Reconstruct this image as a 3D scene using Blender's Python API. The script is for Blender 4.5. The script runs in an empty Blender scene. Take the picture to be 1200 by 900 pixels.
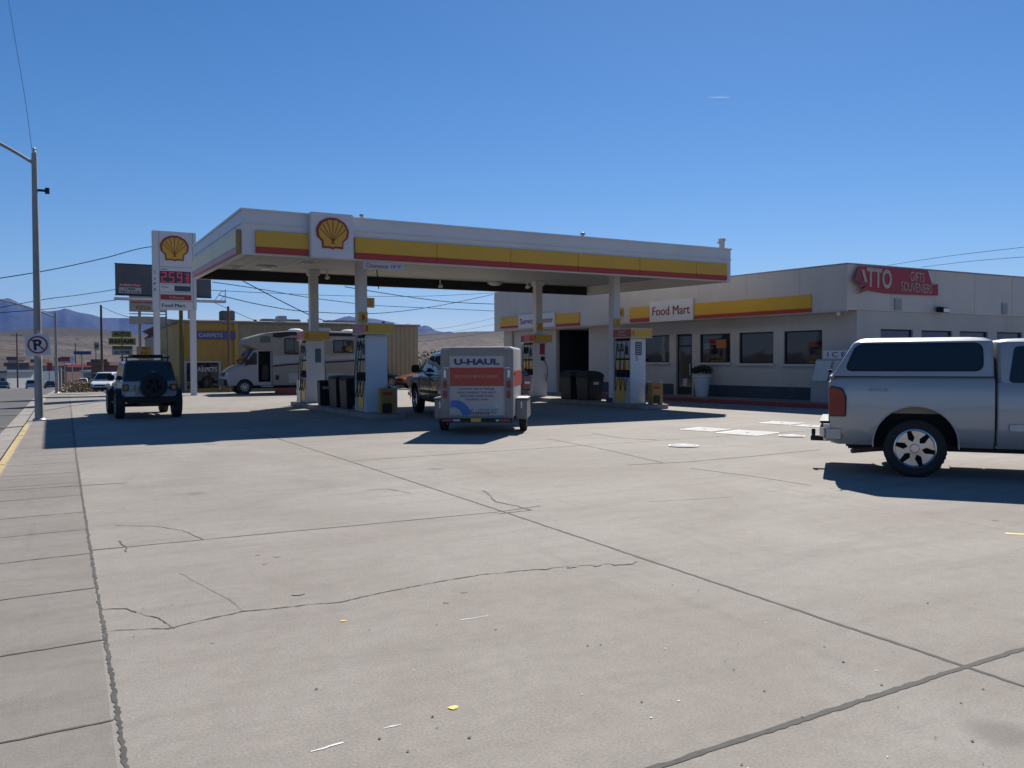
import bpy, bmesh, math, random
from mathutils import Vector, Matrix, noise
R = math.radians
random.seed(11)
SC = bpy.context.scene
COL = SC.collection
F = 961.0; YAW = R(28.5); PIT = R(1.55); ROLL = R(-0.2); EYE = 1.6
# ------------------------------------------------------------------ camera
cd = bpy.data.cameras.new('camera'); cam = bpy.data.objects.new('camera', cd); COL.objects.link(cam)
cd.sensor_width = 36; cd.lens = 36 * F / 1200; cd.clip_start = 0.05; cd.clip_end = 40000
CM = Matrix.Rotation(-YAW, 3, 'Z') @ Matrix.Rotation(R(90) - PIT, 3, 'X') @ Matrix.Rotation(ROLL, 3, 'Z')
cam.matrix_world = Matrix.Translation((0, 0, EYE)) @ CM.to_4x4()
SC.camera = cam
def ray(px, py):
    return (CM @ Vector(((px - 600) / F, (450 - py) / F, -1))).normalized()
def G(px, py, z=0.0):
    d = ray(px, py); t = (z - EYE) / d.z
    return Vector((d.x * t, d.y * t, z))
def onplane(px, py, p0, n):
    d = ray(px, py); o = Vector((0, 0, EYE)); t = (Vector(p0) - o).dot(Vector(n)) / d.dot(Vector(n))
    return o + d * t
def onY(px, py, Y): return onplane(px, py, (0, Y, 0), (0, 1, 0))
def atD(px, py, D):
    fw = Vector((math.sin(YAW), math.cos(YAW), 0)); d = ray(px, py)
    return Vector((0, 0, EYE)) + d * (D / d.dot(fw))
# ------------------------------------------------------------------ materials
def _new(name):
    m = bpy.data.materials.new(name); m.use_nodes = True
    nt = m.node_tree; b = nt.nodes['Principled BSDF']; return m, nt, b
def mat(name, col, rough=0.6, metal=0.0, var=0.12, scale=4.0, bump=0.0, bscale=60.0, spec=0.5, coat=0.0, dirt=0.0, emit=0.0, stretch=(1, 1, 1)):
    m, nt, b = _new(name); N = nt.nodes; L = nt.links
    tc = N.new('ShaderNodeTexCoord'); mp = N.new('ShaderNodeMapping'); mp.inputs['Scale'].default_value = stretch
    L.new(tc.outputs['Object'], mp.inputs['Vector'])
    n = N.new('ShaderNodeTexNoise'); n.inputs['Scale'].default_value = scale; n.inputs['Detail'].default_value = 6; n.inputs['Roughness'].default_value = 0.6
    L.new(mp.outputs[0], n.inputs['Vector'])
    r = N.new('ShaderNodeValToRGB'); c = Vector(col[:3])
    r.color_ramp.elements[0].position = 0.3; r.color_ramp.elements[1].position = 0.7
    r.color_ramp.elements[0].color = (*(c * (1 - var)), 1); r.color_ramp.elements[1].color = (*[min(1, x) for x in (c * (1 + var))], 1)
    L.new(n.outputs['Fac'], r.inputs['Fac'])
    out = r.outputs['Color']
    if dirt > 0:
        n2 = N.new('ShaderNodeTexNoise'); n2.inputs['Scale'].default_value = scale * 0.35; n2.inputs['Detail'].default_value = 8; n2.inputs['Roughness'].default_value = 0.7
        mp2 = N.new('ShaderNodeMapping'); mp2.inputs['Scale'].default_value = (1, 1, 0.25); L.new(tc.outputs['Object'], mp2.inputs['Vector']); L.new(mp2.outputs[0], n2.inputs['Vector'])
        r2 = N.new('ShaderNodeValToRGB'); r2.color_ramp.elements[0].position = 0.5; r2.color_ramp.elements[0].color = (0, 0, 0, 1); r2.color_ramp.elements[1].position = 0.75; r2.color_ramp.elements[1].color = (dirt, dirt, dirt, 1)
        L.new(n2.outputs['Fac'], r2.inputs['Fac'])
        mx = N.new('ShaderNodeMixRGB'); mx.inputs['Color2'].default_value = (0.12, 0.10, 0.08, 1); L.new(r2.outputs['Color'], mx.inputs['Fac']); L.new(out, mx.inputs['Color1']); out = mx.outputs['Color']
    L.new(out, b.inputs['Base Color'])
    b.inputs['Roughness'].default_value = rough; b.inputs['Metallic'].default_value = metal; b.inputs['Specular IOR Level'].default_value = spec
    if coat: b.inputs['Coat Weight'].default_value = coat; b.inputs['Coat Roughness'].default_value = 0.05
    mr = N.new('ShaderNodeMapRange'); mr.inputs['To Min'].default_value = max(0.02, rough * 0.85); mr.inputs['To Max'].default_value = min(1, rough * 1.15)
    L.new(n.outputs['Fac'], mr.inputs['Value']); L.new(mr.outputs[0], b.inputs['Roughness'])
    if bump:
        n3 = N.new('ShaderNodeTexNoise'); n3.inputs['Scale'].default_value = bscale; n3.inputs['Detail'].default_value = 4; L.new(tc.outputs['Object'], n3.inputs['Vector'])
        bp = N.new('ShaderNodeBump'); bp.inputs['Strength'].default_value = bump; bp.inputs['Distance'].default_value = 0.02; L.new(n3.outputs['Fac'], bp.inputs['Height']); L.new(bp.outputs[0], b.inputs['Normal'])
    if emit: b.inputs['Emission Color'].default_value = (*col[:3], 1); b.inputs['Emission Strength'].default_value = emit
    return m
def groundmat(name, c1, c2, c3, s=1.0, speck=0.5, bump=0.25):
    """weathered paving: broad tone patches, streaks along the slab, fine aggregate, gum spots"""
    m, nt, b = _new(name); N = nt.nodes; L = nt.links
    tc = N.new('ShaderNodeTexCoord')
    def nz(scale, det=6, rough=0.6, st=(1, 1, 1), dist=0.0):
        mp = N.new('ShaderNodeMapping'); mp.inputs['Scale'].default_value = st; L.new(tc.outputs['Object'], mp.inputs['Vector'])
        n = N.new('ShaderNodeTexNoise'); n.inputs['Scale'].default_value = scale; n.inputs['Detail'].default_value = det; n.inputs['Roughness'].default_value = rough; n.inputs['Distortion'].default_value = dist
        L.new(mp.outputs[0], n.inputs['Vector']); return n.outputs['Fac']
    def ramp(f, p0, p1, a, bb):
        r = N.new('ShaderNodeValToRGB'); r.color_ramp.elements[0].position = p0; r.color_ramp.elements[1].position = p1
        r.color_ramp.elements[0].color = a; r.color_ramp.elements[1].color = bb; L.new(f, r.inputs['Fac']); return r.outputs['Color']
    def mix(fac, a, bb, mode='MIX'):
        x = N.new('ShaderNodeMixRGB'); x.blend_type = mode
        if isinstance(fac, float): x.inputs['Fac'].default_value = fac
        else: L.new(fac, x.inputs['Fac'])
        for k, v in (('Color1', a), ('Color2', bb)):
            if isinstance(v, tuple): x.inputs[k].default_value = v
            else: L.new(v, x.inputs[k])
        return x.outputs['Color']
    W = (1, 1, 1, 1); K = (0, 0, 0, 1)
    base = ramp(nz(0.35 * s, 8, 0.65, dist=0.6), 0.32, 0.68, (*c1, 1), (*c2, 1))
    base = mix(ramp(nz(1.7 * s, 8, 0.7, (0.35, 1.6, 1)), 0.48, 0.72, K, (0.55, 0.55, 0.55, 1)), base, (*c3, 1))
    base = mix(ramp(nz(0.9 * s, 6, 0.7, (1.8, 0.3, 1), 1.0), 0.55, 0.8, K, (0.35, 0.35, 0.35, 1)), base, (c3[0] * 0.8, c3[1] * 0.8, c3[2] * 0.82, 1))
    fine = nz(70 * s, 4, 0.75)
    base = mix(1.0, base, ramp(fine, 0.25, 0.75, (0.72, 0.72, 0.72, 1), (1.25, 1.25, 1.24, 1)), 'MULTIPLY')
    mid = nz(9 * s, 5, 0.65)
    base = mix(1.0, base, ramp(mid, 0.3, 0.7, (0.93, 0.93, 0.93, 1), (1.06, 1.055, 1.05, 1)), 'MULTIPLY')
    v = N.new('ShaderNodeTexVoronoi'); v.inputs['Scale'].default_value = 1.9; L.new(tc.outputs['Object'], v.inputs['Vector'])
    sp = ramp(v.outputs['Distance'], 0.018, 0.03, (speck, speck, speck, 1), K)
    base = mix(sp, base, (0.03, 0.028, 0.026, 1))
    for sc_, p_, col_ in ((11.0, 0.055, (0.10, 0.09, 0.08, 1)), (17.0, 0.045, (0.52, 0.50, 0.47, 1)), (0.55, 0.10, (0.13, 0.118, 0.104, 1))):
        v = N.new('ShaderNodeTexVoronoi'); v.inputs['Scale'].default_value = sc_; L.new(tc.outputs['Object'], v.inputs['Vector']); v.inputs['Randomness'].default_value = 1.0
        base = mix(ramp(v.outputs['Distance'], p_ * .45, p_, (0.5, 0.5, 0.5, 1), K), base, col_)
    L.new(base, b.inputs['Base Color']); b.inputs['Roughness'].default_value = 0.85; b.inputs['Specular IOR Level'].default_value = 0.25
    bp = N.new('ShaderNodeBump'); bp.inputs['Strength'].default_value = bump; bp.inputs['Distance'].default_value = 0.01; L.new(fine, bp.inputs['Height']); L.new(bp.outputs[0], b.inputs['Normal'])
    return m
def desertmat(name, c1, c2, dot, sc):
    m, nt, b = _new(name); N = nt.nodes; L = nt.links; tc = N.new('ShaderNodeTexCoord')
    n = N.new('ShaderNodeTexNoise'); n.inputs['Scale'].default_value = sc; n.inputs['Detail'].default_value = 10; n.inputs['Roughness'].default_value = 0.65; L.new(tc.outputs['Object'], n.inputs['Vector'])
    r = N.new('ShaderNodeValToRGB'); r.color_ramp.elements[0].position = 0.42; r.color_ramp.elements[1].position = 0.58; r.color_ramp.elements[0].color = (*c1, 1); r.color_ramp.elements[1].color = (*c2, 1); L.new(n.outputs['Fac'], r.inputs['Fac'])
    v = N.new('ShaderNodeTexNoise'); v.inputs['Scale'].default_value = sc * 30; v.inputs['Detail'].default_value = 3; L.new(tc.outputs['Object'], v.inputs['Vector'])
    r2 = N.new('ShaderNodeValToRGB'); r2.color_ramp.elements[0].position = 0.52; r2.color_ramp.elements[1].position = 0.6; r2.color_ramp.elements[0].color = (0, 0, 0, 1); r2.color_ramp.elements[1].color = (0.75, 0.75, 0.75, 1); L.new(v.outputs['Fac'], r2.inputs['Fac'])
    x = N.new('ShaderNodeMixRGB'); L.new(r2.outputs['Color'], x.inputs['Fac']); L.new(r.outputs['Color'], x.inputs['Color1']); x.inputs['Color2'].default_value = (*dot, 1)
    if sc > .002:                                   # dark basalt cap along the crests
        sp = N.new('ShaderNodeSeparateXYZ'); L.new(tc.outputs['Object'], sp.inputs[0]); ad = N.new('ShaderNodeMath'); ad.operation = 'MULTIPLY_ADD'; L.new(n.outputs['Fac'], ad.inputs[0]); ad.inputs[1].default_value = 30; L.new(sp.outputs['Z'], ad.inputs[2])
        r3 = N.new('ShaderNodeMapRange'); r3.inputs['From Min'].default_value = 46; r3.inputs['From Max'].default_value = 58; r3.inputs['To Max'].default_value = 0.7; L.new(ad.outputs[0], r3.inputs['Value'])
        y = N.new('ShaderNodeMixRGB'); L.new(r3.outputs[0], y.inputs['Fac']); L.new(x.outputs['Color'], y.inputs['Color1']); y.inputs['Color2'].default_value = (0.035, 0.03, 0.028, 1); x = y
    L.new(x.outputs['Color'], b.inputs['Base Color']); b.inputs['Roughness'].default_value = 0.95; b.inputs['Specular IOR Level'].default_value = 0.1
    return m
def glassmat(name, col=(0.012, 0.015, 0.018), rough=0.04, spec=0.6):
    m, nt, b = _new(name); N = nt.nodes; L = nt.links; tc = N.new('ShaderNodeTexCoord')
    n = N.new('ShaderNodeTexNoise'); n.inputs['Scale'].default_value = 1.3; n.inputs['Detail'].default_value = 3; L.new(tc.outputs['Object'], n.inputs['Vector'])
    bp = N.new('ShaderNodeBump'); bp.inputs['Strength'].default_value = 0.05; bp.inputs['Distance'].default_value = 0.05; L.new(n.outputs['Fac'], bp.inputs['Height']); L.new(bp.outputs[0], b.inputs['Normal'])
    b.inputs['Base Color'].default_value = (*col, 1); b.inputs['Roughness'].default_value = rough; b.inputs['Specular IOR Level'].default_value = spec
    return m
def ribmat(name, col, pitch, axis=0, var=0.12):
    """vertical ribbed metal siding"""
    m = mat(name, col, 0.6, 0.0, var, 0.8, dirt=0.35); nt = m.node_tree; N = nt.nodes; L = nt.links; b = N['Principled BSDF']
    tc = N.new('ShaderNodeTexCoord'); w = N.new('ShaderNodeTexWave'); w.bands_direction = 'XYZ'[axis]; w.inputs['Scale'].default_value = 0.314 / pitch * 1.0; L.new(tc.outputs['Object'], w.inputs['Vector'])
    bp = N.new('ShaderNodeBump'); bp.inputs['Strength'].default_value = 0.9; bp.inputs['Distance'].default_value = 0.03; L.new(w.outputs['Fac'], bp.inputs['Height']); L.new(bp.outputs[0], b.inputs['Normal'])
    return m
def blockmat(name, col, dirt=0.25):
    m = mat(name, col, 0.8, 0.0, 0.06, 0.9, dirt=dirt); nt = m.node_tree; N = nt.nodes; L = nt.links; b = N['Principled BSDF']
    tc = N.new('ShaderNodeTexCoord'); mp = N.new('ShaderNodeMapping'); mp.inputs['Rotation'].default_value = (R(90), 0, 0); L.new(tc.outputs['Object'], mp.inputs['Vector'])
    br = N.new('ShaderNodeTexBrick'); br.inputs['Scale'].default_value = 1.0; br.inputs['Brick Width'].default_value = 0.4; br.inputs['Row Height'].default_value = 0.2; br.inputs['Mortar Size'].default_value = 0.008
    L.new(mp.outputs[0], br.inputs['Vector'])
    bp = N.new('ShaderNodeBump'); bp.invert = True; bp.inputs['Strength'].default_value = 0.4; bp.inputs['Distance'].default_value = 0.01; L.new(br.outputs['Fac'], bp.inputs['Height']); L.new(bp.outputs[0], b.inputs['Normal'])
    return m
M = {}
M['concrete'] = groundmat('weathered_concrete', (0.242, 0.214, 0.182), (0.320, 0.290, 0.254), (0.198, 0.174, 0.148))
M['walk'] = groundmat('sidewalk_concrete', (0.205, 0.182, 0.157), (0.268, 0.242, 0.212), (0.16, 0.141, 0.12), 1.3)
M['asphalt'] = groundmat('worn_asphalt', (0.09, 0.086, 0.083), (0.125, 0.12, 0.115), (0.07, 0.068, 0.066), 0.8, 0.1)
M['kerbc'] = mat('kerb_concrete', (0.27, 0.24, 0.21), 0.85, var=0.18, scale=3, bump=0.2, dirt=0.4)
M['yelpaint'] = mat('kerb_yellow_paint', (0.46, 0.34, 0.14), 0.7, var=0.3, scale=9)
M['joint'] = mat('joint_filler', (0.075, 0.071, 0.062), 0.9, var=0.5, scale=14, bump=0.1)
M['crack'] = mat('crack_dirt', (0.09, 0.08, 0.072), 0.9, var=0.4, scale=10)
M['patch'] = mat('spalled_concrete', (0.24, 0.215, 0.19), 0.9, var=0.3, scale=30)
M['desert'] = desertmat('desert_scrub', (0.066, 0.052, 0.039), (0.128, 0.100, 0.072), (0.035, 0.032, 0.022), 0.004)
M['mount'] = desertmat('mountain_rock', (0.034, 0.036, 0.042), (0.06, 0.060, 0.066), (0.02, 0.022, 0.026), 0.0012)
M['stucco'] = blockmat('painted_block_wall', (0.50, 0.455, 0.40))
M['fasciaw'] = mat('warm_white_fascia', (0.55, 0.50, 0.44), 0.55, var=0.05, scale=1.1, dirt=0.18)
M['white'] = mat('white_enamel', (0.64, 0.63, 0.62), 0.45, var=0.04, scale=1.3, dirt=0.12)
M['soffit'] = mat('soffit_panel', (0.34, 0.35, 0.34), 0.5, var=0.06, scale=1.5, stretch=(1, 3, 1))
M['yellow'] = mat('signal_yellow', (0.66, 0.36, 0.02), 0.35, var=0.04, scale=1.2)
M['palyel'] = mat('sheen_yellow', (0.72, 0.56, 0.26), 0.4, var=0.08, scale=1.2)  # paled copy of signal_yellow: grazing sheen on the canopy's left end put into colour
M['red'] = mat('signal_red', (0.42, 0.028, 0.015), 0.35, var=0.05, scale=1.2)
M['dred'] = mat('dark_red', (0.30, 0.03, 0.03), 0.5, var=0.15, scale=5)
M['bannered'] = mat('banner_red', (0.34, 0.028, 0.045), 0.55, var=0.10, scale=3)
M['navy'] = mat('band_slate', (0.045, 0.055, 0.075), 0.7, var=0.2, scale=3)
M['black'] = mat('black_plastic', (0.014, 0.015, 0.016), 0.5, spec=0.3, var=0.2, scale=8)
M['rubber'] = mat('rubber', (0.02, 0.02, 0.02), 0.8, var=0.3, scale=14, bump=0.3, bscale=90)
M['steel'] = mat('galvanised_steel', (0.42, 0.43, 0.44), 0.45, 0.7, var=0.14, scale=9, dirt=0.15)
M['trl'] = mat('trailer_white', (0.37, 0.365, 0.36), 0.5, var=0.06, scale=2, dirt=0.25)
M['fend'] = mat('dull_fender', (0.20, 0.195, 0.19), 0.55, 0.1, var=0.12, scale=5, dirt=0.3)
M['alu'] = mat('brushed_aluminium', (0.34, 0.34, 0.34), 0.45, 0.35, var=0.10, scale=7, dirt=0.2)
M['chrome'] = mat('polished_wheel', (0.50, 0.50, 0.51), 0.22, 1.0, var=0.06, scale=6)
M['polegrey'] = mat('pole_grey', (0.30, 0.30, 0.28), 0.6, 0.1, var=0.15, scale=2.5, dirt=0.35)
M['wood'] = mat('creosote_wood', (0.10, 0.07, 0.05), 0.9, var=0.35, scale=5, stretch=(4, 4, 0.4), bump=0.4, bscale=20)
M['rust'] = mat('rusty_steel', (0.16, 0.075, 0.045), 0.85, var=0.35, scale=5)
M['wirem'] = mat('wire_sheath', (0.02, 0.02, 0.02), 0.9, spec=0.05)
M['glass'] = glassmat('dark_window_glass')
M['vglass'] = glassmat('tinted_car_glass', (0.010, 0.013, 0.013), 0.03, 0.7)
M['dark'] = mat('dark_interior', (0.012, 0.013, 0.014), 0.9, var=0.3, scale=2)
M['yelside'] = ribmat('yellow_siding', (0.36, 0.215, 0.03), 0.30)
M['tanside'] = ribmat('tan_siding', (0.28, 0.23, 0.14), 0.30)
M['roofm'] = mat('roof_metal', (0.20, 0.19, 0.18), 0.6, 0.2, var=0.2, scale=2)
M['blue'] = mat('sign_blue', (0.055, 0.075, 0.22), 0.5, var=0.15, scale=2)
M['dblue'] = mat('letter_blue', (0.02, 0.03, 0.10), 0.5, var=0.05, scale=2)
M['maroon'] = mat('letter_maroon', (0.22, 0.012, 0.03), 0.45, var=0.05, scale=2)
M['cream'] = mat('cream_panel', (0.42, 0.38, 0.31), 0.6, var=0.08, scale=2, dirt=0.2)
M['offwhite'] = mat('off_white_panel', (0.50, 0.49, 0.465), 0.55, var=0.06, scale=2, dirt=0.15)
M['bill'] = mat('faded_billboard', (0.085, 0.09, 0.10), 0.75, var=0.25, scale=0.9, dirt=0.2)
M['orange'] = mat('orange_print', (0.36, 0.13, 0.03), 0.5, var=0.1, scale=3)
M['leaf'] = mat('leaf_green', (0.04, 0.062, 0.025), 0.95, spec=0.05, var=0.35, scale=6)
M['scrub'] = mat('dry_scrub', (0.20, 0.15, 0.08), 0.9, var=0.4, scale=6)
M['led'] = mat('red_led', (0.75, 0.05, 0.09), 0.5, var=0.0, emit=0.10)
M['lens'] = mat('red_lens', (0.20, 0.008, 0.006), 0.12, var=0.15, scale=22, coat=0.8)
M['clear'] = mat('clear_lens', (0.75, 0.75, 0.74), 0.12, var=0.1, scale=20, coat=0.6)
M['silver'] = mat('silver_paint', (0.375, 0.372, 0.36), 0.38, 0.35, var=0.03, scale=2.0, coat=0.7, dirt=0.05)
M['darkpaint'] = mat('dark_slate_paint', (0.012, 0.017, 0.026), 0.28, 0.0, var=0.08, scale=2, coat=0.7, dirt=0.1)
M['jeepblue'] = mat('pale_grey_blue_paint', (0.23, 0.245, 0.27), 0.35, 0.2, var=0.05, scale=2, coat=0.5, dirt=0.12)
M['whitepaint'] = mat('white_car_paint', (0.75, 0.76, 0.77), 0.3, 0.0, var=0.03, scale=2, coat=0.6)
M['blackpaint'] = mat('black_car_paint', (0.015, 0.016, 0.02), 0.22, 0.2, var=0.1, scale=2, coat=0.8)
M['orangepaint'] = mat('burnt_orange_paint', (0.26, 0.085, 0.02), 0.3, 0.1, var=0.06, scale=2, coat=0.5)
M['greypaint'] = mat('grey_blue_car_paint', (0.30, 0.35, 0.42), 0.3, 0.4, var=0.04, scale=2, coat=0.6)
M['rvbody'] = mat('rv_beige', (0.235, 0.21, 0.18), 0.45, 0.0, var=0.04, scale=1.2, dirt=0.12)
M['rvcab'] = mat('rv_silver_cab', (0.27, 0.275, 0.30), 0.35, 0.2, var=0.04, scale=1.2, coat=0.4)
M['brick'] = mat('brown_brick', (0.20, 0.10, 0.075), 0.9, var=0.25, scale=2)
M['teal'] = mat('blue_grey_wall', (0.16, 0.22, 0.26), 0.7, var=0.15, scale=2)
M['pot'] = mat('white_pot', (0.62, 0.62, 0.64), 0.6, var=0.06, scale=3, dirt=0.25)
# ------------------------------------------------------------------ geometry helpers
class MB:
    def __init__(s): s.v = []; s.f = []; s.m = []
    def add(s, vs, fs, mi=0):
        o = len(s.v); s.v += [Vector(p) for p in vs]; s.f += [tuple(i + o for i in f) for f in fs]; s.m += [mi] * len(fs); return s
    def box(s, x0, x1, y0, y1, z0, z1, mi=0):
        v = [(x, y, z) for z in (z0, z1) for y in (y0, y1) for x in (x0, x1)]
        return s.add(v, [(0, 2, 3, 1), (4, 5, 7, 6), (0, 1, 5, 4), (2, 6, 7, 3), (0, 4, 6, 2), (1, 3, 7, 5)], mi)
    def obox(s, o, u, v, n, w, h, d, mi=0):
        """box: centre-bottom origin o, width w along u, height h along v, depth d along n (centred)"""
        u, v, n, o = Vector(u).normalized(), Vector(v).normalized(), Vector(n).normalized(), Vector(o)
        P = [o + u * a + v * b + n * c for c in (-d / 2, d / 2) for b in (0, h) for a in (-w / 2, w / 2)]
        return s.add(P, [(0, 2, 3, 1), (4, 5, 7, 6), (0, 1, 5, 4), (2, 6, 7, 3), (0, 4, 6, 2), (1, 3, 7, 5)], mi)
    def cyl(s, p0, p1, r0, r1=None, n=12, mi=0, cap=True):
        r1 = r0 if r1 is None else r1; p0, p1 = Vector(p0), Vector(p1); d = (p1 - p0).normalized()
        a = d.orthogonal().normalized(); b = d.cross(a); V = []
        for p, r in ((p0, r0), (p1, r1)):
            V += [p + (a * math.cos(2 * math.pi * i / n) + b * math.sin(2 * math.pi * i / n)) * r for i in range(n)]
        Fs = [(i, (i + 1) % n, n + (i + 1) % n, n + i) for i in range(n)]
        if cap: Fs += [tuple(range(n - 1, -1, -1)), tuple(range(n, 2 * n))]
        return s.add(V, Fs, mi)
    def tube(s, pts, r, n=6, mi=0):
        pts = [Vector(p) for p in pts]; V = []; ref = None
        for i, p in enumerate(pts):
            d = (pts[min(i + 1, len(pts) - 1)] - pts[max(i - 1, 0)]).normalized()
            if ref is None: ref = d.orthogonal().normalized()
            a = (ref - d * ref.dot(d)).normalized(); ref = a; b = d.cross(a)
            V += [p + (a * math.cos(2 * math.pi * k / n) + b * math.sin(2 * math.pi * k / n)) * r for k in range(n)]
        Fs = []
        for i in range(len(pts) - 1):
            for k in range(n): Fs.append((i * n + k, i * n + (k + 1) % n, (i + 1) * n + (k + 1) % n, (i + 1) * n + k))
        Fs += [tuple(range(n - 1, -1, -1)), tuple(range((len(pts) - 1) * n, len(pts) * n))]
        return s.add(V, Fs, mi)
    def lathe(s, prof, n=24, axis='Z', c=(0, 0, 0), mi=0, closed=False):
        V = []; c = Vector(c); m = len(prof)
        for i in range(n):
            t = 2 * math.pi * i / n
            for r, h in prof:
                p = {'Z': (r * math.cos(t), r * math.sin(t), h), 'Y': (r * math.cos(t), h, r * math.sin(t)), 'X': (h, r * math.cos(t), r * math.sin(t))}[axis]
                V.append(c + Vector(p))
        Fs = []; k = m if closed else m - 1
        for i in range(n):
            j = (i + 1) % n
            for a in range(k):
                b = (a + 1) % m; Fs.append((i * m + a, j * m + a, j * m + b, i * m + b))
        return s.add(V, Fs, mi)
    def prism(s, poly, fn, a, b, mi=0):
        """poly: 2D points; fn(u,v,w)->3D; extruded from w=a to w=b"""
        n = len(poly); V = [fn(u, v, a) for u, v in poly] + [fn(u, v, b) for u, v in poly]
        Fs = [tuple(range(n - 1, -1, -1)), tuple(range(n, 2 * n))] + [(i, (i + 1) % n, n + (i + 1) % n, n + i) for i in range(n)]
        return s.add(V, Fs, mi)
    def loft(s, rings, mi=0, cap=True):
        n = len(rings[0]); V = [p for r in rings for p in r]; Fs = []
        for i in range(len(rings) - 1):
            for k in range(n): Fs.append((i * n + k, i * n + (k + 1) % n, (i + 1) * n + (k + 1) % n, (i + 1) * n + k))
        if cap: Fs += [tuple(range(n - 1, -1, -1)), tuple(range((len(rings) - 1) * n, len(rings) * n))]
        return s.add(V, Fs, mi)
    def mesh(s, name, mats, bevel=0.0, smooth=True, ang=35, seg=2):
        me = bpy.data.meshes.new(name); me.from_pydata([tuple(p) for p in s.v], [], s.f)
        for m in (mats if isinstance(mats, (list, tuple)) else [mats]): me.materials.append(m)
        me.polygons.foreach_set('material_index', s.m)
        bm = bmesh.new(); bm.from_mesh(me); bmesh.ops.recalc_face_normals(bm, faces=bm.faces)
        if bevel:
            es = [e for e in bm.edges if len(e.link_faces) == 2 and e.calc_face_angle(0) > R(25)]
            bmesh.ops.bevel(bm, geom=es, offset=bevel, segments=seg, affect='EDGES', clamp_overlap=True)
        bm.to_mesh(me); bm.free(); me.update()
        if smooth:
            me.polygons.foreach_set('use_smooth', [True] * len(me.polygons)); me.set_sharp_from_angle(angle=R(ang))
        return me
    def build(s, name, mats, parent=None, loc=(0, 0, 0), rot=0.0, **k):
        o = bpy.data.objects.new(name, s.mesh(name, mats, **k)); COL.objects.link(o); o.location = loc; o.rotation_euler = (0, 0, rot)
        if parent: o.parent = parent
        return o
def tag(o, label=None, cat=None, group=None, kind=None):
    if label: o['label'] = label
    if cat: o['category'] = cat
    if group: o['group'] = group
    if kind: o['kind'] = kind
    return o
def thing(name, label, cat, loc=(0, 0, 0), rz=0.0, group=None):
    o = bpy.data.objects.new(name, None); COL.objects.link(o); o.location = loc; o.rotation_euler = (0, 0, rz); o.empty_display_size = 0.3
    return tag(o, label, cat, group)
def dup(o, loc=None, rz=None, label=None, parent=None):
    c = o.copy(); COL.objects.link(c)
    if parent is not None: c.parent = parent
    if loc is not None: c.location = loc
    if rz is not None: c.rotation_euler = (0, 0, rz)
    if label: c['label'] = label
    for ch in list(o.children): dup(ch, parent=c)
    return c
def struct(name, mb, m, **k):
    return tag(mb.build(name, m, **k), kind='structure')
_tc = {}
def textgeo(txt, off=0.0):
    if (txt, off) in _tc: return _tc[(txt, off)]
    cu = bpy.data.curves.new('t', 'FONT'); cu.body = txt; cu.align_x = 'CENTER'; cu.offset = off; cu.resolution_u = 3
    ob = bpy.data.objects.new('t', cu); COL.objects.link(ob); dg = bpy.context.evaluated_depsgraph_get(); dg.update()
    me = ob.evaluated_get(dg).to_mesh(); V = [v.co.copy() for v in me.vertices]; Fs = [tuple(p.vertices) for p in me.polygons]
    ob.evaluated_get(dg).to_mesh_clear(); bpy.data.objects.remove(ob); bpy.data.curves.remove(cu)
    xs = [v.x for v in V]; ys = [v.y for v in V]; x0, x1, y0, y1 = min(xs), max(xs), min(ys), max(ys)
    V = [((v.x - x0) / (x1 - x0) - 0.5, (v.y - y0) / (y1 - y0)) for v in V]
    _tc[(txt, off)] = (V, Fs); return V, Fs
def letter(mb, txt, o, u, v, w, h, off=0.012, mi=0):
    """text filling w x h, centre-bottom at o, baseline direction u, up v; given a 3 mm thickness towards u x v"""
    V, Fs = textgeo(txt, off); o, u, v = Vector(o), Vector(u).normalized(), Vector(v).normalized(); n = u.cross(v)
    A = [o + u * (a * w) + v * (b * h) for a, b in V]; k = len(A)
    mb.add([p + n * 0.003 for p in A], Fs, mi); return mb
def pecten(par, o, u, v, w):
    """scallop emblem: red outline, yellow fan, red ribs"""
    o, u, v = Vector(o), Vector(u).normalized(), Vector(v).normalized(); n = u.cross(v)
    def outline(sc, wob):
        P = []
        for i in range(43):
            t = R(-22 + 224 * i / 42); r = 0.5 * (1 + wob * math.cos(2 * math.pi * 7 * i / 42))
            P.append((r * math.cos(t) * 1.0, 0.10 + r * math.sin(t) * 0.86))
        P += [(-0.33, -0.20), (-0.32, -0.40), (-0.10, -0.385), (0, -0.42), (0.10, -0.385), (0.32, -0.40), (0.33, -0.20)]
        return [(x * sc, (y - 0.02) * sc + 0.02) for x, y in P]
    fn = lambda a, b, c: o + u * a * w + v * b * w + n * c
    MB().prism(outline(1.0, 0.01), fn, 0, 0.03).build('emblem_outline', M['dred'], par, smooth=False)
    MB().prism(outline(0.86, 0.018), fn, 0.03, 0.05).build('emblem_shell', M['yellow'], par, smooth=False)
    mb = MB()
    for k in range(-3, 4):
        t = R(90 + k * 25); e = (0.41 * math.cos(t), 0.10 + 0.35 * math.sin(t)); s0 = (k * 0.022, -0.26); dx, dy = e[0] - s0[0], e[1] - s0[1]; l = math.hypot(dx, dy); px, py = -dy / l, dx / l
        mb.prism([(s0[0] - px * 0.006, s0[1] - py * 0.006), (s0[0] + px * 0.006, s0[1] + py * 0.006), (e[0] + px * 0.015, e[1] + py * 0.015), (e[0] - px * 0.015, e[1] - py * 0.015)], fn, 0.05, 0.055)
    mb.build('emblem_ribs', M['dred'], par, smooth=False)
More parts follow.
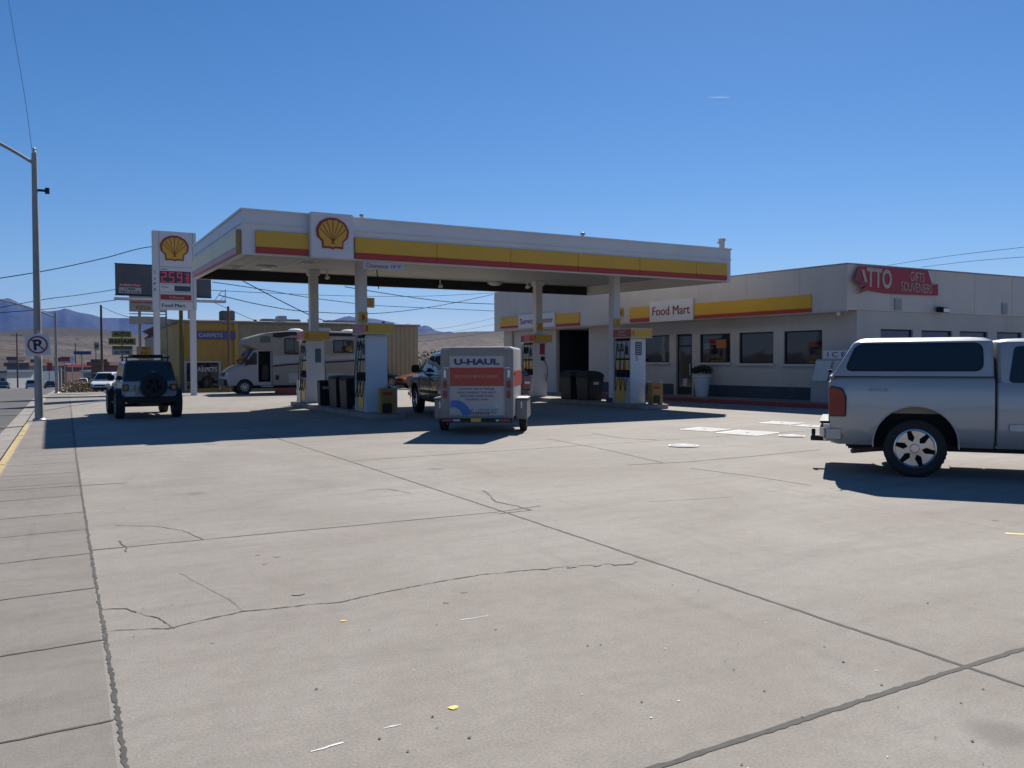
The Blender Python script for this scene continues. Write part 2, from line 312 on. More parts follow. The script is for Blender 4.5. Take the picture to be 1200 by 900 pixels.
def roundpoly(P, r, n=4):
    out = []; k = len(P)
    for i in range(k):
        p, a, b = Vector(P[i]), Vector(P[i - 1]), Vector(P[(i + 1) % k]); da, db = (a - p), (b - p)
        rr = min(r, da.length * 0.45, db.length * 0.45); s, e = p + da.normalized() * rr, p + db.normalized() * rr
        for j in range(n + 1):
            t = j / n; q = s.lerp(p, t).lerp(p.lerp(e, t), t); out.append((q.x, q.y))
    return out
def boolcut(mb, cut, mats, name='b', inner=1):
    a = bpy.data.objects.new('a', mb.mesh('a', mats, smooth=False)); c = bpy.data.objects.new('c', cut.mesh('c', mats, smooth=False))
    COL.objects.link(a); COL.objects.link(c); md = a.modifiers.new('b', 'BOOLEAN'); md.operation = 'DIFFERENCE'; md.object = c; md.solver = 'EXACT'
    try: md.material_mode = 'INDEX'
    except Exception: pass
    c.data.polygons.foreach_set('material_index', [inner] * len(c.data.polygons))
    dg = bpy.context.evaluated_depsgraph_get(); dg.update(); e = a.evaluated_get(dg); me = bpy.data.meshes.new_from_object(e)
    r = MB(); r.v = [v.co.copy() for v in me.vertices]; r.f = [tuple(p.vertices) for p in me.polygons]; r.m = [min(p.material_index, len(mats) - 1) for p in me.polygons]
    bpy.data.objects.remove(a); bpy.data.objects.remove(c); bpy.data.meshes.remove(me); return r
def smooth01(t): t = max(0, min(1, t)); return t * t * (3 - 2 * t)
def gz(Y):                                     # the street falls away to the north
    if Y < 46: return 0.0
    if Y < 76: return -0.8 * ((Y - 46) / 30) ** 1.3
    return -0.8 - 0.0214 * (min(Y, 420) - 76)
# ------------------------------------------------------------------ ground
def strip_sheet(name, x0, x1, ys, m, dz=0.0, zf=gz, x01=None):
    mb = MB(); V = []; 
    for y in ys: V += [(x0, y, zf(y) + dz), (x1, y, zf(y) + dz)]
    mb.add(V, [(2 * i, 2 * i + 1, 2 * i + 3, 2 * i + 2) for i in range(len(ys) - 1)]); return struct(name, mb, m, smooth=False)
YS = [-40, 0, 40, 46, 49, 52, 55, 58, 62, 66, 70, 73, 76, 80, 90, 100, 120, 150, 200, 260, 330, 420]
lot = MB(); lys = [-40, 46, 49, 52, 55, 58, 62]; lot.add([(x, y, gz(y)) for y in lys for x in (0.15, 90)], [(2 * i, 2 * i + 1, 2 * i + 3, 2 * i + 2) for i in range(len(lys) - 1)]); struct('forecourt_paving', lot, M['concrete'], smooth=False)
strip_sheet('sidewalk', -0.85, 0.15, [-40, 0, 40, 46, 49, 52, 55, 58], M['walk'])
strip_sheet('sidewalk', -0.85, 1.2, YS[7:], M['walk'], -0.0)
strip_sheet('road', -15.5, -1.45, YS, M['asphalt'], -0.13)
strip_sheet('gutter', -1.45, -1.0, YS, M['kerbc'], -0.115)
strip_sheet('sidewalk', -18.5, -15.8, YS, M['walk'], 0.0)
kb = MB()
for a, b in zip(YS[:-1], YS[1:]):
    V = [(-1.0, a, gz(a) - .2), (-0.85, a, gz(a) - .2), (-0.85, a, gz(a) + .006), (-0.97, a, gz(a) + .006), (-1.0, a, gz(a) - .02)]; V2 = [(x, b, z - gz(a) + gz(b)) for x, _, z in V]
    kb.add(V + V2, [(i, i + 5, (i + 1) % 5 + 5, (i + 1) % 5) for i in range(5)])
    kb.add([(x - 14.8, y, z) for x, y, z in V + V2], [(i, i + 5, (i + 1) % 5 + 5, (i + 1) % 5) for i in range(5)])
struct('kerb', kb, M['kerbc'], smooth=False)
yp = MB(); rnd = random.Random(3)
for a, b in ((9.5, 24.8), (38, 44.5), (2, 8.2)):
    y = a
    while y < b:
        l = rnd.uniform(.5, 1.6); w = rnd.uniform(-.01, .015)
        yp.add([(-1.005, y, -.09), (-1.005, min(y + l, b), -.09), (-0.972, min(y + l, b), .011), (-0.972, y, .011), (-0.865 + w, y, .011), (-0.865 + w * .6, min(y + l, b), .011)], [(0, 1, 2, 3), (3, 2, 5, 4)]); y += l + rnd.choice([0, 0, .04, .1])
struct('kerb_paint', yp, M['yelpaint'], smooth=False)
# painted lane marks on the road
lm = MB()
for x in (-8.6, -8.3):
    for i in range(len(YS) - 1): lm.add([(x, YS[i], gz(YS[i]) - .126), (x + .1, YS[i], gz(YS[i]) - .126), (x + .1, YS[i + 1], gz(YS[i + 1]) - .126), (x, YS[i + 1], gz(YS[i + 1]) - .126)], [(0, 1, 2, 3)])
struct('road_marking', lm, M['yelpaint'], smooth=False)
# joints and cracks
def ribbon(mb, pts, w, jit=0.0, z=0.004, step=0.12, wj=0.5, seed=1, mi=0):
    rn = random.Random(seed); P = []
    for a, b in zip(pts[:-1], pts[1:]):
        a, b = Vector(a[:2]), Vector(b[:2]); n = max(1, int((b - a).length / step)); P += [a.lerp(b, i / n) for i in range(n)]
    P.append(Vector(pts[-1][:2])); V = []; off = 0
    for i, p in enumerate(P):
        d = (P[min(i + 1, len(P) - 1)] - P[max(i - 1, 0)]).normalized(); nrm = Vector((-d.y, d.x)); off = off * 0.8 + rn.uniform(-jit, jit); q = p + nrm * off
        ww = w * rn.uniform(1 - wj, 1 + wj) / 2; zz = gz(p.y) + z * .55 + seed * 2.5e-5
        w2 = w * rn.uniform(1 - wj, 1 + wj) / 2
        V += [(q.x - nrm.x * ww, q.y - nrm.y * ww, zz), (q.x + nrm.x * w2, q.y + nrm.y * w2, zz)]
    mb.add(V, [(2 * i, 2 * i + 1, 2 * i + 3, 2 * i + 2) for i in range(len(P) - 1)], mi)
j = MB()
ribbon(j, [(4.12, -2), (4.1, 3), (4.07, 8), (4.0, 13), (3.8, 21)], .026, .001, wj=.4, seed=2, step=.05)
ribbon(j, [(.6, 2.47), (2.2, 2.54), (4.14, 2.60), (14, 2.78)], .034, .001, wj=.35, seed=3, step=.04)
ribbon(j, [(.19, -1), (.18, 4), (.15, 9), (.12, 16), (.1, 40)], .020, .0012, wj=.7, seed=4, step=.03)
ribbon(j, [(.15, 7.85), (4.0, 7.72)], .018, .003, seed=5)
ribbon(j, [(4.0, 7.72), (4.6, 7.8)], .02, .01, seed=6)
ribbon(j, [(4.05, 12.9), (9, 13.1), (16, 13.2)], .02, .003, seed=7)
ribbon(j, [G(735, 545), G(810, 541)[:], G(880, 535), G(960, 527)], .035, .004, seed=8)
ribbon(j, [G(640, 514), G(700, 525), G(780, 543)], .03, .006, seed=9)
ribbon(j, [G(810, 549), G(880, 558), G(950, 569)], .02, .004, seed=10)
for i, y in enumerate([2.75, 4.03, 5.24, 6.5, 7.7, 8.85, 9.9, 11.2, 12.4, 13.6, 15, 16.4, 18, 20, 22, 24.5, 27, 30, 34, 38, 42, 48, 54]):
    ribbon(j, [(-.86, y - .06), (-.3, y), (.16, y + .02)], .014, .0015, seed=20 + i, step=.05)
    if i % 3 == 0: ribbon(j, [(.15, y + 6), (3.9, y + 6.03)], .012, .004, seed=50 + i) if y > 11 else None
ribbon(j, [G(0, 575), G(90, 569.5), G(150, 566)], .02, .008, seed=81)
struct('expansion_joint', j, M['joint'], smooth=False)
c = MB()
ribbon(c, [G(x, y) for x, y in ((118, 741), (140, 738), (165, 738), (198, 737), (240, 727), (285, 717), (330, 712), (400, 705), (440, 696), (500, 684), (560, 674), (620, 668), (680, 663), (728, 660))], .010, .008, seed=31, step=.035, wj=.9)
ribbon(c, [G(x, y) for x, y in ((122, 714), (148, 713), (165, 719), (185, 725), (198, 735), (206, 736))], .010, .010, seed=32, step=.035, wj=.9)
ribbon(c, [G(x, y) for x, y in ((135, 616), (180, 617), (215, 622), (240, 632))], .009, .012, seed=33, step=.06)
ribbon(c, [G(x, y) for x, y in ((210, 672), (240, 688), (268, 702), (285, 716))], .003, .008, seed=34, step=.06)
ribbon(c, [G(x, y) for x, y in ((565, 575), (582, 588), (610, 594), (628, 598), (585, 602))], .02, .015, seed=35, step=.06, wj=.7)
ribbon(c, [G(x, y) for x, y in ((140, 634), (146, 642), (146, 647))], .012, .012, seed=36, step=.05)
ribbon(c, [G(x, y) for x, y in ((430, 575), (455, 573), (480, 578))], .012, .02, seed=37, step=.08)
ribbon(c, [G(x, y) for x, y in ((760, 588), (800, 586), (860, 582))], .008, .01, seed=38)
ribbon(c, [G(x, y) for x, y in ((695, 508), (735, 514), (770, 515))], .03, .03, seed=39)
struct('pavement_crack', c, M['crack'], smooth=False)
# long dark strips crossing the walk and the drive apron
t = MB()
ribbon(t, [G(0, 482, 0), G(48, 482), G(80, 476.5), G(112, 471.5), G(150, 470)], .16, .01, seed=41, wj=.2, z=.005)
ribbon(t, [G(50, 466), G(90, 466.5), G(130, 465.5)], .12, .02, seed=42, wj=.3, z=.005)
struct('dark_strip', t, M['crack'], smooth=False)
tr = MB(); ribbon(tr, [(-1.5, 34.5), (-9, 34), (-15.4, 33.5)], .12, .02, seed=43, wj=.2, z=-.124); ribbon(tr, [(-1.5, 25.2), (-15.4, 24.4)], .1, .02, seed=44, wj=.2, z=-.124)
struct('dark_road_strip', tr, M['crack'], smooth=False)  # dark strips across the road
# spall at the end of the long crack, paint marks, gum and grit
def blob(mb, x, y, rx, ry, z, seed, mi=0, n=12, rot=0.0):
    rn = random.Random(seed); V = []
    for i in range(n):
        a = 2 * math.pi * i / n; r = rn.uniform(.65, 1.15); u, v = rx * r * math.cos(a), ry * r * math.sin(a); V.append((x + u * math.cos(rot) - v * math.sin(rot), y + u * math.sin(rot) + v * math.cos(rot), z))
    mb.add(V, [tuple(range(n))], mi)
s = MB(); p = G(733, 660); blob(s, p.x, p.y, .12, .06, .005, 5, n=18)
for k in range(3): q = G(640 + 30 * k, 667 - k * 2); blob(s, q.x, q.y, .05, .02, .005, 9 + k)
q = G(350, 697); blob(s, q.x, q.y, .05, .03, .005, 19)
struct('spalled_patch', s, M['patch'], smooth=False)
pm = MB()
for (x, y, rx, ry) in ((531, 830, .028, .022), (402, 728, .022, .013)): q = G(x, y); blob(pm, q.x, q.y, rx, ry, .004, x, n=14)
ribbon(pm, [G(1178, 625), G(1200, 626)], .06, .01, seed=3, z=.005)
struct('yellow_paint_mark', pm, mat('spray_yellow', (0.80, 0.60, 0.08), 0.6, var=0.2, scale=30), smooth=False)
wm = MB(); ribbon(wm, [G(364, 881), G(402, 870)], .009, .002, seed=3, z=.004, step=.02, wj=.8); ribbon(wm, [G(449, 854), G(470, 849)], .008, .002, seed=4, z=.004, step=.02, wj=.8)
ribbon(wm, [G(540, 727), G(572, 722)], .006, .002, seed=5, z=.005, step=.03)
struct('white_scuff_mark', wm, mat('scuff_white', (0.75, 0.74, 0.72), 0.7, var=0.1), smooth=False)
gd = MB(); gw = MB(); rn = random.Random(77)
for (x, y) in ((371, 808), (445, 866), (752, 823), (689, 757), (860, 785), (1033, 803), (966, 758), (940, 841), (550, 865), (478, 881), (507, 840), (976, 608), (744, 702), (704, 756), (581, 738), (896, 810), (1087, 707), (988, 776), (1152, 808), (1126, 824), (788, 686), (1139, 869)):
    q = G(x, y); blob(gd, q.x, q.y, rn.uniform(.006, .011), rn.uniform(.005, .009), .0045, x)
for k in range(700):
    y = 1.9 + 16 * rn.random() ** 1.7; x = rn.uniform(.3, 14); r = rn.uniform(.002, .006) * (1 + y * .06)
    blob(gd if rn.random() < .6 else gw, x, y, r, r * .8, .0045, k, n=6)
tag(gd.build('gum_spots', M['crack'], smooth=False), kind='stuff'); tag(gw.build('white_grit', M['offwhite'], smooth=False), kind='stuff')
oil = MB(); rn = random.Random(21)
for k in range(26):
    x, y = rn.uniform(1, 13), rn.uniform(4, 17)
    for q_ in range(rn.randint(1, 4)): r_ = rn.uniform(.01, .035); blob(oil, x + rn.uniform(-.2, .2), y + rn.uniform(-.3, .3), r_, r_ * .8, .0015 + .0001 * (k % 9), k * 7 + q_, n=12)
tag(oil.build('oil_drips', mat('old_oil_drip', (.15, .132, .112), .8, var=.2, scale=12), smooth=False), kind='stuff')
# tank covers
M['lidm'] = mat('chalky_lid_paint', (.25, .243, .225), .7, var=.35, scale=5, dirt=.5)
def cover(px, py, r, label, sq=False, m='cream'):
    p = G(px, py); t = thing('tank_cover', label, 'manhole cover', (p.x, p.y, 0), 0.3 if sq else 0)
    mb = MB()
    if sq: mb.box(-r, r, -r * .9, r * .9, 0.0, .012)
    else: mb.lathe([(0, .03), (r * .9, .03), (r, .022), (r, 0), (0, 0)], 28)
    mb.build('lid', M['lidm'], t)
    if sq: MB().box(-.06, .06, -.02, .02, .0125, .016).build('lift_slot', M['crack'], t)
    else: MB().lathe([(.05, .0305), (.05, .034), (.03, .034), (0, .034)], 12).build('lift_boss', M['alu'], t)
    rg = MB()
    if sq:
        for a in ((-r * 1.08, -r, -r, r), (r, r * 1.08, -r, r), (-r, r, -r * 1.0, -r * .92), (-r, r, r * .92, r * 1.0)): rg.box(*a, 0, .010)
    else: rg.lathe([(r, 0), (r, .018), (r * 1.13, .018), (r * 1.13, 0)], 28)
    rg.build('rim', M['alu'], t)
cover(801, 523, .25, 'round pale tank cover nearest the camera on the forecourt')
cover(876, 507.5, .50, 'largest square pale cover plate set flush in the forecourt', True)
cover(928, 511.5, .24, 'round pale tank cover nearest the silver pickup bumper')
cover(826, 503.5, .42, 'square greyish cover plate in a dark ringed concrete patch', True, 'offwhite')
cover(916, 496, .42, 'farthest square pale cover plate behind the round one', True)
cover(950, 499.5, .30, 'square pale cover plate partly hidden by the silver pickup', True)
# ------------------------------------------------------------------ desert plain, hills and mountains
def interp(tab, x):
    if x <= tab[0][0]: return tab[0][1]
    for (a, b), (c2, d) in zip(tab[:-1], tab[1:]):
        if x <= c2: return b + (d - b) * (x - a) / (c2 - a)
    return tab[-1][1]
def az2px(az):
    r = az - YAW
    return 600 + F * math.tan(max(-1.35, min(1.35, r))) if abs(r) < 1.4 else (-9e3 if r < 0 else 9e3)
HILL = [(-900, 400), (-300, 396), (0, 389), (60, 385), (120, 389), (170, 396), (260, 405), (380, 400), (470, 393), (500, 391.5), (545, 391), (590, 390.5), (700, 392), (900, 400), (1300, 408), (3000, 415)]
MTN = [(-900, 392), (-300, 372), (-80, 360), (-20, 352), (0, 350), (12, 347.5), (24, 353.8), (37, 358.6), (46, 362.3), (58, 364), (71, 362), (78, 360), (93, 364.8), (107, 367.2), (122, 371.6), (150, 371.5), (190, 378), (240, 389), (300, 395), (340, 386), (376, 379), (394, 374), (404, 371), (410, 370.2), (420, 372.5), (432, 373), (440, 373.6), (452, 376), (460, 377.6), (472, 380), (480, 379.5), (490, 384), (498, 381.4), (504, 383), (510, 387.4), (520, 389.6), (528, 388.6), (538, 392.5), (546, 389.0), (552, 392.5), (600, 396), (800, 402), (1300, 410), (3000, 416)]
def terr(r, az):
    px = az2px(az); x, y = r * math.sin(az), r * math.cos(az)
    D = max(.25, math.cos(az - YAW)) * r
    base = gz(y) if y > 0 else 0
    base = base * smooth01((r - 20) / 60) - 0.30
    h = 0
    RC = 1500 + 500 * noise.noise((az * 3, 0, 0))
    if abs(az - YAW) < 1.5:
        zc = EYE + (424.5 - interp(HILL, px)) / F * RC * max(.25, math.cos(az - YAW))
    else: zc = 12
    f = smooth01((r - 260) / (RC - 260)) ** 1.7
    n = noise.fractal((x * .004, y * .004, 0), 1.0, 2.1, 5)
    h = (zc + 9) * f * (1 + .0 * n) + n * 9 * smooth01((r - 240) / 700) * (1 - .75 * smooth01((r - RC * .8) / 300))
    return (x, y, base * (1 - 0 * f) + h)
t = MB(); rs = [0.5, 12, 25, 40, 55, 70, 85, 100, 130, 170, 220, 260, 300, 350, 400, 460, 520, 600, 680, 760, 850, 950, 1050, 1150, 1250, 1350, 1450, 1550, 1700, 1900, 2200, 2800, 4000, 6000, 9000]
azs = [R(a) for a in [*range(-180, -30, 10)]] + [R(-30 + .5 * i) for i in range(0, 200)] + [R(a) for a in range(70, 180, 10)]
n = len(azs)
t.add([terr(r, a) for r in rs for a in azs], [(i * n + k, i * n + (k + 1) % n, (i + 1) * n + (k + 1) % n, (i + 1) * n + k) for i in range(len(rs) - 1) for k in range(n)])
struct('desert_plain', t, M['desert'], ang=80)
mt = MB(); azm = [R(-48 + .16 * i) for i in range(int(130 / .16))]; rm = [4200, 4700, 5200, 5600, 6000, 6300, 6600, 6900, 7300, 7900, 8600]
V = []
for r in rm:
    for a in azm:
        x, y = r * math.sin(a), r * math.cos(a); px = az2px(a)
        zc = EYE + (424.5 - interp(MTN, px)) / F * 6600 * max(.25, math.cos(a - YAW)); f = max(0, 1 - abs(r - 6600) / (2400 if r < 6600 else 2000)) 
        rid = abs(noise.fractal((x * .0011, y * .0011, 3), 1.0, 2.1, 6)); rid2 = noise.fractal((x * .0035, y * .0035, 8), 1.0, 2.2, 5)
        z = -20 + (zc + 20) * (f ** 1.15 if r != 6600 else 1) * (1 if r == 6600 else (1 - .55 * rid)) + rid2 * 26 * f * (0.16 if r == 6600 else 1)
        V.append((x, y, z))
n = len(azm)
mt.add(V, [(i * n + k, i * n + k + 1, (i + 1) * n + k + 1, (i + 1) * n + k) for i in range(len(rm) - 1) for k in range(n - 1)])
struct('mountains', mt, M['mount'], ang=50)
# ------------------------------------------------------------------ air, sky, sun
HAZE = 6e-5
if HAZE:
    hz = MB().box(-9400, 9400, -9300, 9400, -45, 640); hm = bpy.data.materials.new('haze_air'); hm.use_nodes = True; nt = hm.node_tree; nt.nodes.clear()
    o = nt.nodes.new('ShaderNodeOutputMaterial'); v = nt.nodes.new('ShaderNodeVolumePrincipled'); v.inputs['Color'].default_value = (0.10, 0.32, 1.0, 1); v.inputs['Density'].default_value = HAZE; v.inputs['Anisotropy'].default_value = 0.0
    nt.links.new(v.outputs[0], o.inputs['Volume']); tag(hz.build('haze', hm, smooth=False), kind='stuff')
SAZ, SEL = math.atan2(.79, .80), math.atan(1 / 1.124)     # from +Y towards +X
W = bpy.data.worlds.new('World'); SC.world = W; W.use_nodes = True; nt = W.node_tree; bg = nt.nodes['Background']
sk = nt.nodes.new('ShaderNodeTexSky'); sk.sky_type = 'NISHITA'; sk.sun_disc = False; sk.sun_elevation = SEL; sk.sun_rotation = SAZ; sk.altitude = 900; sk.air_density = 1.0; sk.dust_density = 0.15; sk.ozone_density = 3.0
hs = nt.nodes.new('ShaderNodeHueSaturation'); hs.inputs['Saturation'].default_value = 1.27; nt.links.new(sk.outputs[0], hs.inputs['Color']); tn = nt.nodes.new('ShaderNodeMixRGB'); tn.blend_type = 'MULTIPLY'; tn.inputs['Fac'].default_value = 1; tn.inputs['Color2'].default_value = (1.05, 1.0, 1.04, 1); nt.links.new(hs.outputs[0], tn.inputs['Color1']); nt.links.new(tn.outputs[0], bg.inputs['Color']); bg.inputs['Strength'].default_value = 0.064
sd = bpy.data.lights.new('sun', 'SUN'); so = bpy.data.objects.new('sun', sd); COL.objects.link(so); sd.energy = 5.0; sd.angle = R(.53); sd.color = (1, .955, .89)
sdir = Vector((math.sin(SAZ) * math.cos(SEL), math.cos(SAZ) * math.cos(SEL), math.sin(SEL))); so.rotation_euler = sdir.to_track_quat('Z', 'Y').to_euler(); so.location = (20, 20, 60)
vap, vnt, vb = _new('vapour'); tb_ = vnt.nodes.new('ShaderNodeBsdfTranslucent'); tb_.inputs['Color'].default_value = (.6, .6, .62, 1); vnt.links.new(tb_.outputs[0], vnt.nodes['Material Output'].inputs['Surface'])
ct = MB(); a, b = atD(829, 114, 7000), atD(856, 114, 7000); 
# thin vapour trail high in the sky
ct.loft([[a.lerp(b, t_) + Vector((0, 0, r_ * math.sin(q_ * .785))) + Vector((.5, -.5, 0)) * r_ * math.cos(q_ * .785) for q_ in range(8)] for t_, r_ in ((0, .3), (.25, 1.6), (.5, 2.8), (.8, 2.0), (1, .3))]); tag(ct.build('vapour_trail', vap), 'short thin white vapour trail alone in the blue sky', 'contrail')
SC.view_settings.view_transform = 'Standard'; SC.view_settings.look = 'None'; SC.view_settings.exposure = 0.5; SC.view_settings.gamma = 1; SC.view_settings.use_curve_mapping = False
SC.cycles.max_bounces = 6; SC.cycles.diffuse_bounces = 3; SC.cycles.volume_bounces = 0
# ------------------------------------------------------------------ fuel canopy
CX0, CX1, CY0, CY1 = 4.05, 20.9, 22.1, 31.3
SL = 0.02
def sh(y): return SL * (y - CY0)
can = thing('fuel_canopy', 'large white fuel station canopy with yellow and red edge band on four columns', 'canopy', (0, 0, 0))
def cbox(mb, x0, x1, y0, y1, z0, z1, mi=0):
    k = len(mb.v); mb.box(x0, x1, y0, y1, z0, z1, mi)
    for p in mb.v[k:]: p.z += sh(p.y)
    return mb
f = MB()
T = .12
# fascia frame (four boards butted, stepped top return)
cbox(f, CX0, CX1, CY0, CY0 + T, 4.42, 5.6); cbox(f, CX0, CX1, CY1 - T, CY1, 4.42, 5.6)
cbox(f, CX0, CX0 + T, CY0 + T, CY1 - T, 4.42, 5.6); cbox(f, CX1 - T, CX1, CY0 + T, CY1 - T, 4.42, 5.6)
f.build('fascia', M['white'], can, smooth=False)
ig = MB(); cbox(ig, CX0 + T + .01, CX1 - T - .01, CY1 - T - .05, CY1 - T - .003, 4.43, 4.795); ig.build('inner_panel', M['black'], can, smooth=False)  # dark panel over the inner face of the rear fascia
lip = MB()
cbox(lip, CX0 - .03, CX1 + .03, CY0 - .03, CY0 - .002, 5.22, 5.245); cbox(lip, CX0 - .03, CX0 - .002, CY0, CY1, 5.22, 5.245); cbox(lip, CX0 - .03, CX1 + .03, CY0 - .035, CY0 - .002, 5.555, 5.61); cbox(lip, CX0 - .035, CX0 - .002, CY0, CY1, 5.555, 5.61)
lip.build('trim', M['white'], can, smooth=False)
ss = MB()                                         # soffit decking in long pans with thin gaps
xx = CX0 + T
while xx < CX1 - T - .01:
    x2 = min(xx + .405, CX1 - T); cbox(ss, xx, x2 - .012, CY0 + T, CY1 - T, 4.80, 4.84); xx = x2
cbox(ss, CX0 + T, CX1 - T, CY0 + T, CY1 - T, 4.85, 5.45)
ss.build('soffit', M['soffit'], can, smooth=False)
# bands: front left of the emblem box, front right of it, and the left end
xa, xb = onY(299, 280, CY0).x, onY(361, 280, CY0).x
xc, xd = onY(415, 280, CY0).x, onY(850.5, 300, CY0).x
def band(x0, x1, y0, y1, my):
    cbox(MB(), x0, x1, y0, y1, 4.63, 5.05).build('yellow_band', my, can, bevel=.012)
    cbox(MB(), x0, x1, y0, y1, 4.465, 4.626).build('red_band', M['red'], can, bevel=.012)
band(xa, xb, CY0 - .09, CY0 - .004, M['yellow'])
k = 0; x = xc
while x < xd - .1:
    x2 = min(x + 2.44, xd); band(x, x2 - .004, CY0 - .09, CY0 - .004, M['yellow']); x = x2
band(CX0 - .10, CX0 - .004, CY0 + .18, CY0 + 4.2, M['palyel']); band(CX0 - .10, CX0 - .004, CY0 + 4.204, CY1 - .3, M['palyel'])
cbox(MB(), CX0 - .13, CX0 - .004, CY0 + .11, CY0 + .176, 4.44, 5.07).build('end_cap', mat('band_end_cap', (.35, .22, .07), .5), can, bevel=.01)
# emblem box
e0, e1 = onY(363.6, 260, CY0 - .25).x, onY(413.6, 260, CY0 - .25).x
eb = thing('canopy_sign', 'square white box with the red and yellow shell emblem on the canopy front edge', 'sign', ((e0 + e1) / 2, CY0 - .037, 4.40)); hw = (e1 - e0) / 2
mb = MB().box(-hw, hw, -.25, 0, 0, 1.22); mb.build('cabinet', M['white'], eb, bevel=.02)
pecten(eb, (0, -.253, .62), (1, 0, 0), (0, 0, 1), hw * 2 * .76)
# round soffit fixtures and small lamps
def on_soffit(px, py, z=4.8):
    p = G(px, py, z); p = G(px, py, z + sh(p.y)); return p
lab = ['round white canopy lamp nearest the shell emblem', 'round white canopy lamp above the second fuel island']
for i, (px, py) in enumerate(((312, 312), (580, 331))):
    p = on_soffit(px, py); 
    if i == 0: t0 = thing('canopy_lamp', lab[0], 'canopy light', (p.x, p.y, 4.8 + sh(p.y)), group='lamps under the fuel canopy'); MB().lathe([(0, -.14), (.24, -.13), (.34, -.06), (.36, 0), (0, 0)], 24).build('lamp_housing', M['alu'], t0); MB().lathe([(0, -.16), (.16, -.155), (.2, -.135), (0, -.13)], 20).build('lens', M['clear'], t0)
    else: dup(t0, (p.x, p.y, 4.8 + sh(p.y)), label=lab[1])
ld = ['small square canopy light left of the first column', 'small square canopy light just right of the clearance sign', 'small square canopy light between clearance sign and third column', 'small square canopy light in front of the third column', 'small square canopy light in front of the fourth column', 'small square canopy light near the far left canopy corner']
spots = [(7.0, 27.0), (9.6, 24.4), (12.2, 24.4), (15.0, 24.4), (18.4, 24.6), (5.2, 29.6)]
for i, (x, y) in enumerate(spots):
    if i == 0:
        t1 = thing('canopy_light', ld[0], 'canopy light', (x, y, 4.8 + sh(y)), group='square lights under the fuel canopy'); MB().box(-.2, .2, -.2, .2, -.05, -.002).build('light_frame', M['white'], t1, bevel=.01); MB().box(-.15, .15, -.15, .15, -.07, -.052).build('lens', M['clear'], t1, bevel=.008)
    else: dup(t1, (x, y, 4.8 + sh(y)), label=ld[i])
# clearance sign
c0, c1 = onY(426.5, 312, CY0 - .12).x, onY(474, 315, CY0 - .12).x
cs = thing('clearance_sign', "white hanging panel reading Clearance 14' 0\" under the canopy edge", 'sign', ((c0 + c1) / 2, CY0 - .02, 4.19)); hw = (c1 - c0) / 2
MB().box(-hw, hw, -.03, 0, 0, .215).build('panel', M['offwhite'], cs, bevel=.005)
letter(letter(MB(), 'Clearance', (-hw * .33, -.033, .05), (1, 0, 0), (0, 0, 1), hw * 1.1, .12), "14' 0\"", (hw * .63, -.033, .055), (1, 0, 0), (0, 0, 1), hw * .50, .115).build('lettering', M['red'], cs, smooth=False)
# thin hanging rod, roof vents
p = onY(441.5, 330, 24.0); r = MB().tube([(0, 0, 0), (.01, 0, -.5), (.06, 0, -1.0)], .016, 6); tag(r.build('hanging_rod', M['dark'], loc=(p.x, 24.0, 4.84)), 'thin dark rod hanging from the canopy right of the second column', 'rod')
p = onY(846, 292, 22.45); v = MB().lathe([(0, -.1), (.10, -.1), (.10, .28), (.13, .28), (.13, .36), (0, .36)], 14).box(-.2, -.1, -.03, .03, .18, .24); tag(v.build('roof_vent', M['offwhite'], loc=(p.x, 22.45, 5.64)), 'short pale vent pipe standing on the far right end of the canopy roof', 'vent')
p = onY(683, 277, 22.45); tag(MB().lathe([(0, -.1), (.05, -.1), (.05, .06), (.09, .07), (.07, .15), (0, .17)], 12).build('roof_vent', M['steel'], loc=(p.x, 22.45, 5.64)), 'tiny metal cap on the canopy roof above the Service Center sign', 'vent')
p = onY(424, 255, 22.45); tag(MB().lathe([(0, -.1), (.05, -.1), (.05, .07), (.08, .08), (.06, .13), (0, .15)], 12).build('roof_vent', M['steel'], loc=(p.x, 22.45, 5.64)), 'tiny metal cap on the canopy roof right of the shell emblem', 'vent')
# security cameras at the column heads
for (x, y, l) in ((8.35, 29.4, 'small white security camera beside the head of the leftmost column'), (13.5, 31.0, 'small white security camera on the far canopy edge between columns'), (16.7, 29.4, 'small white security camera left of the third column head')):
    cmr = thing('security_camera', l, 'camera', (x, y, 4.8 + sh(y))); MB().cyl((0, 0, -.22), (0, 0, 0), .03).build('bracket', M['white'], cmr); MB().box(-.06, .06, -.16, .08, -.33, -.22).build('camera_housing', M['white'], cmr, bevel=.015)
# columns
IX = (7.9, 17.3)
for i, X in enumerate(IX):
    for (Y, nm) in ((24.15, 'front'), (29.6, 'back')):
        zt = 4.80 + sh(Y); cl = MB().box(X - .15, X + .15, Y - .15, Y + .15, .151, zt - .002).build('column', M['white'], can, bevel=.02)
        MB().box(X - .2, X + .2, Y - .2, Y + .2, zt - .2, zt - .003).build('column_cap', M['white'], cl, bevel=.01)
        MB().box(X - .22, X + .22, Y - .22, Y + .22, .151, .30).build('column_base', M['navy'], cl, bevel=.01) if nm == 'front' else None
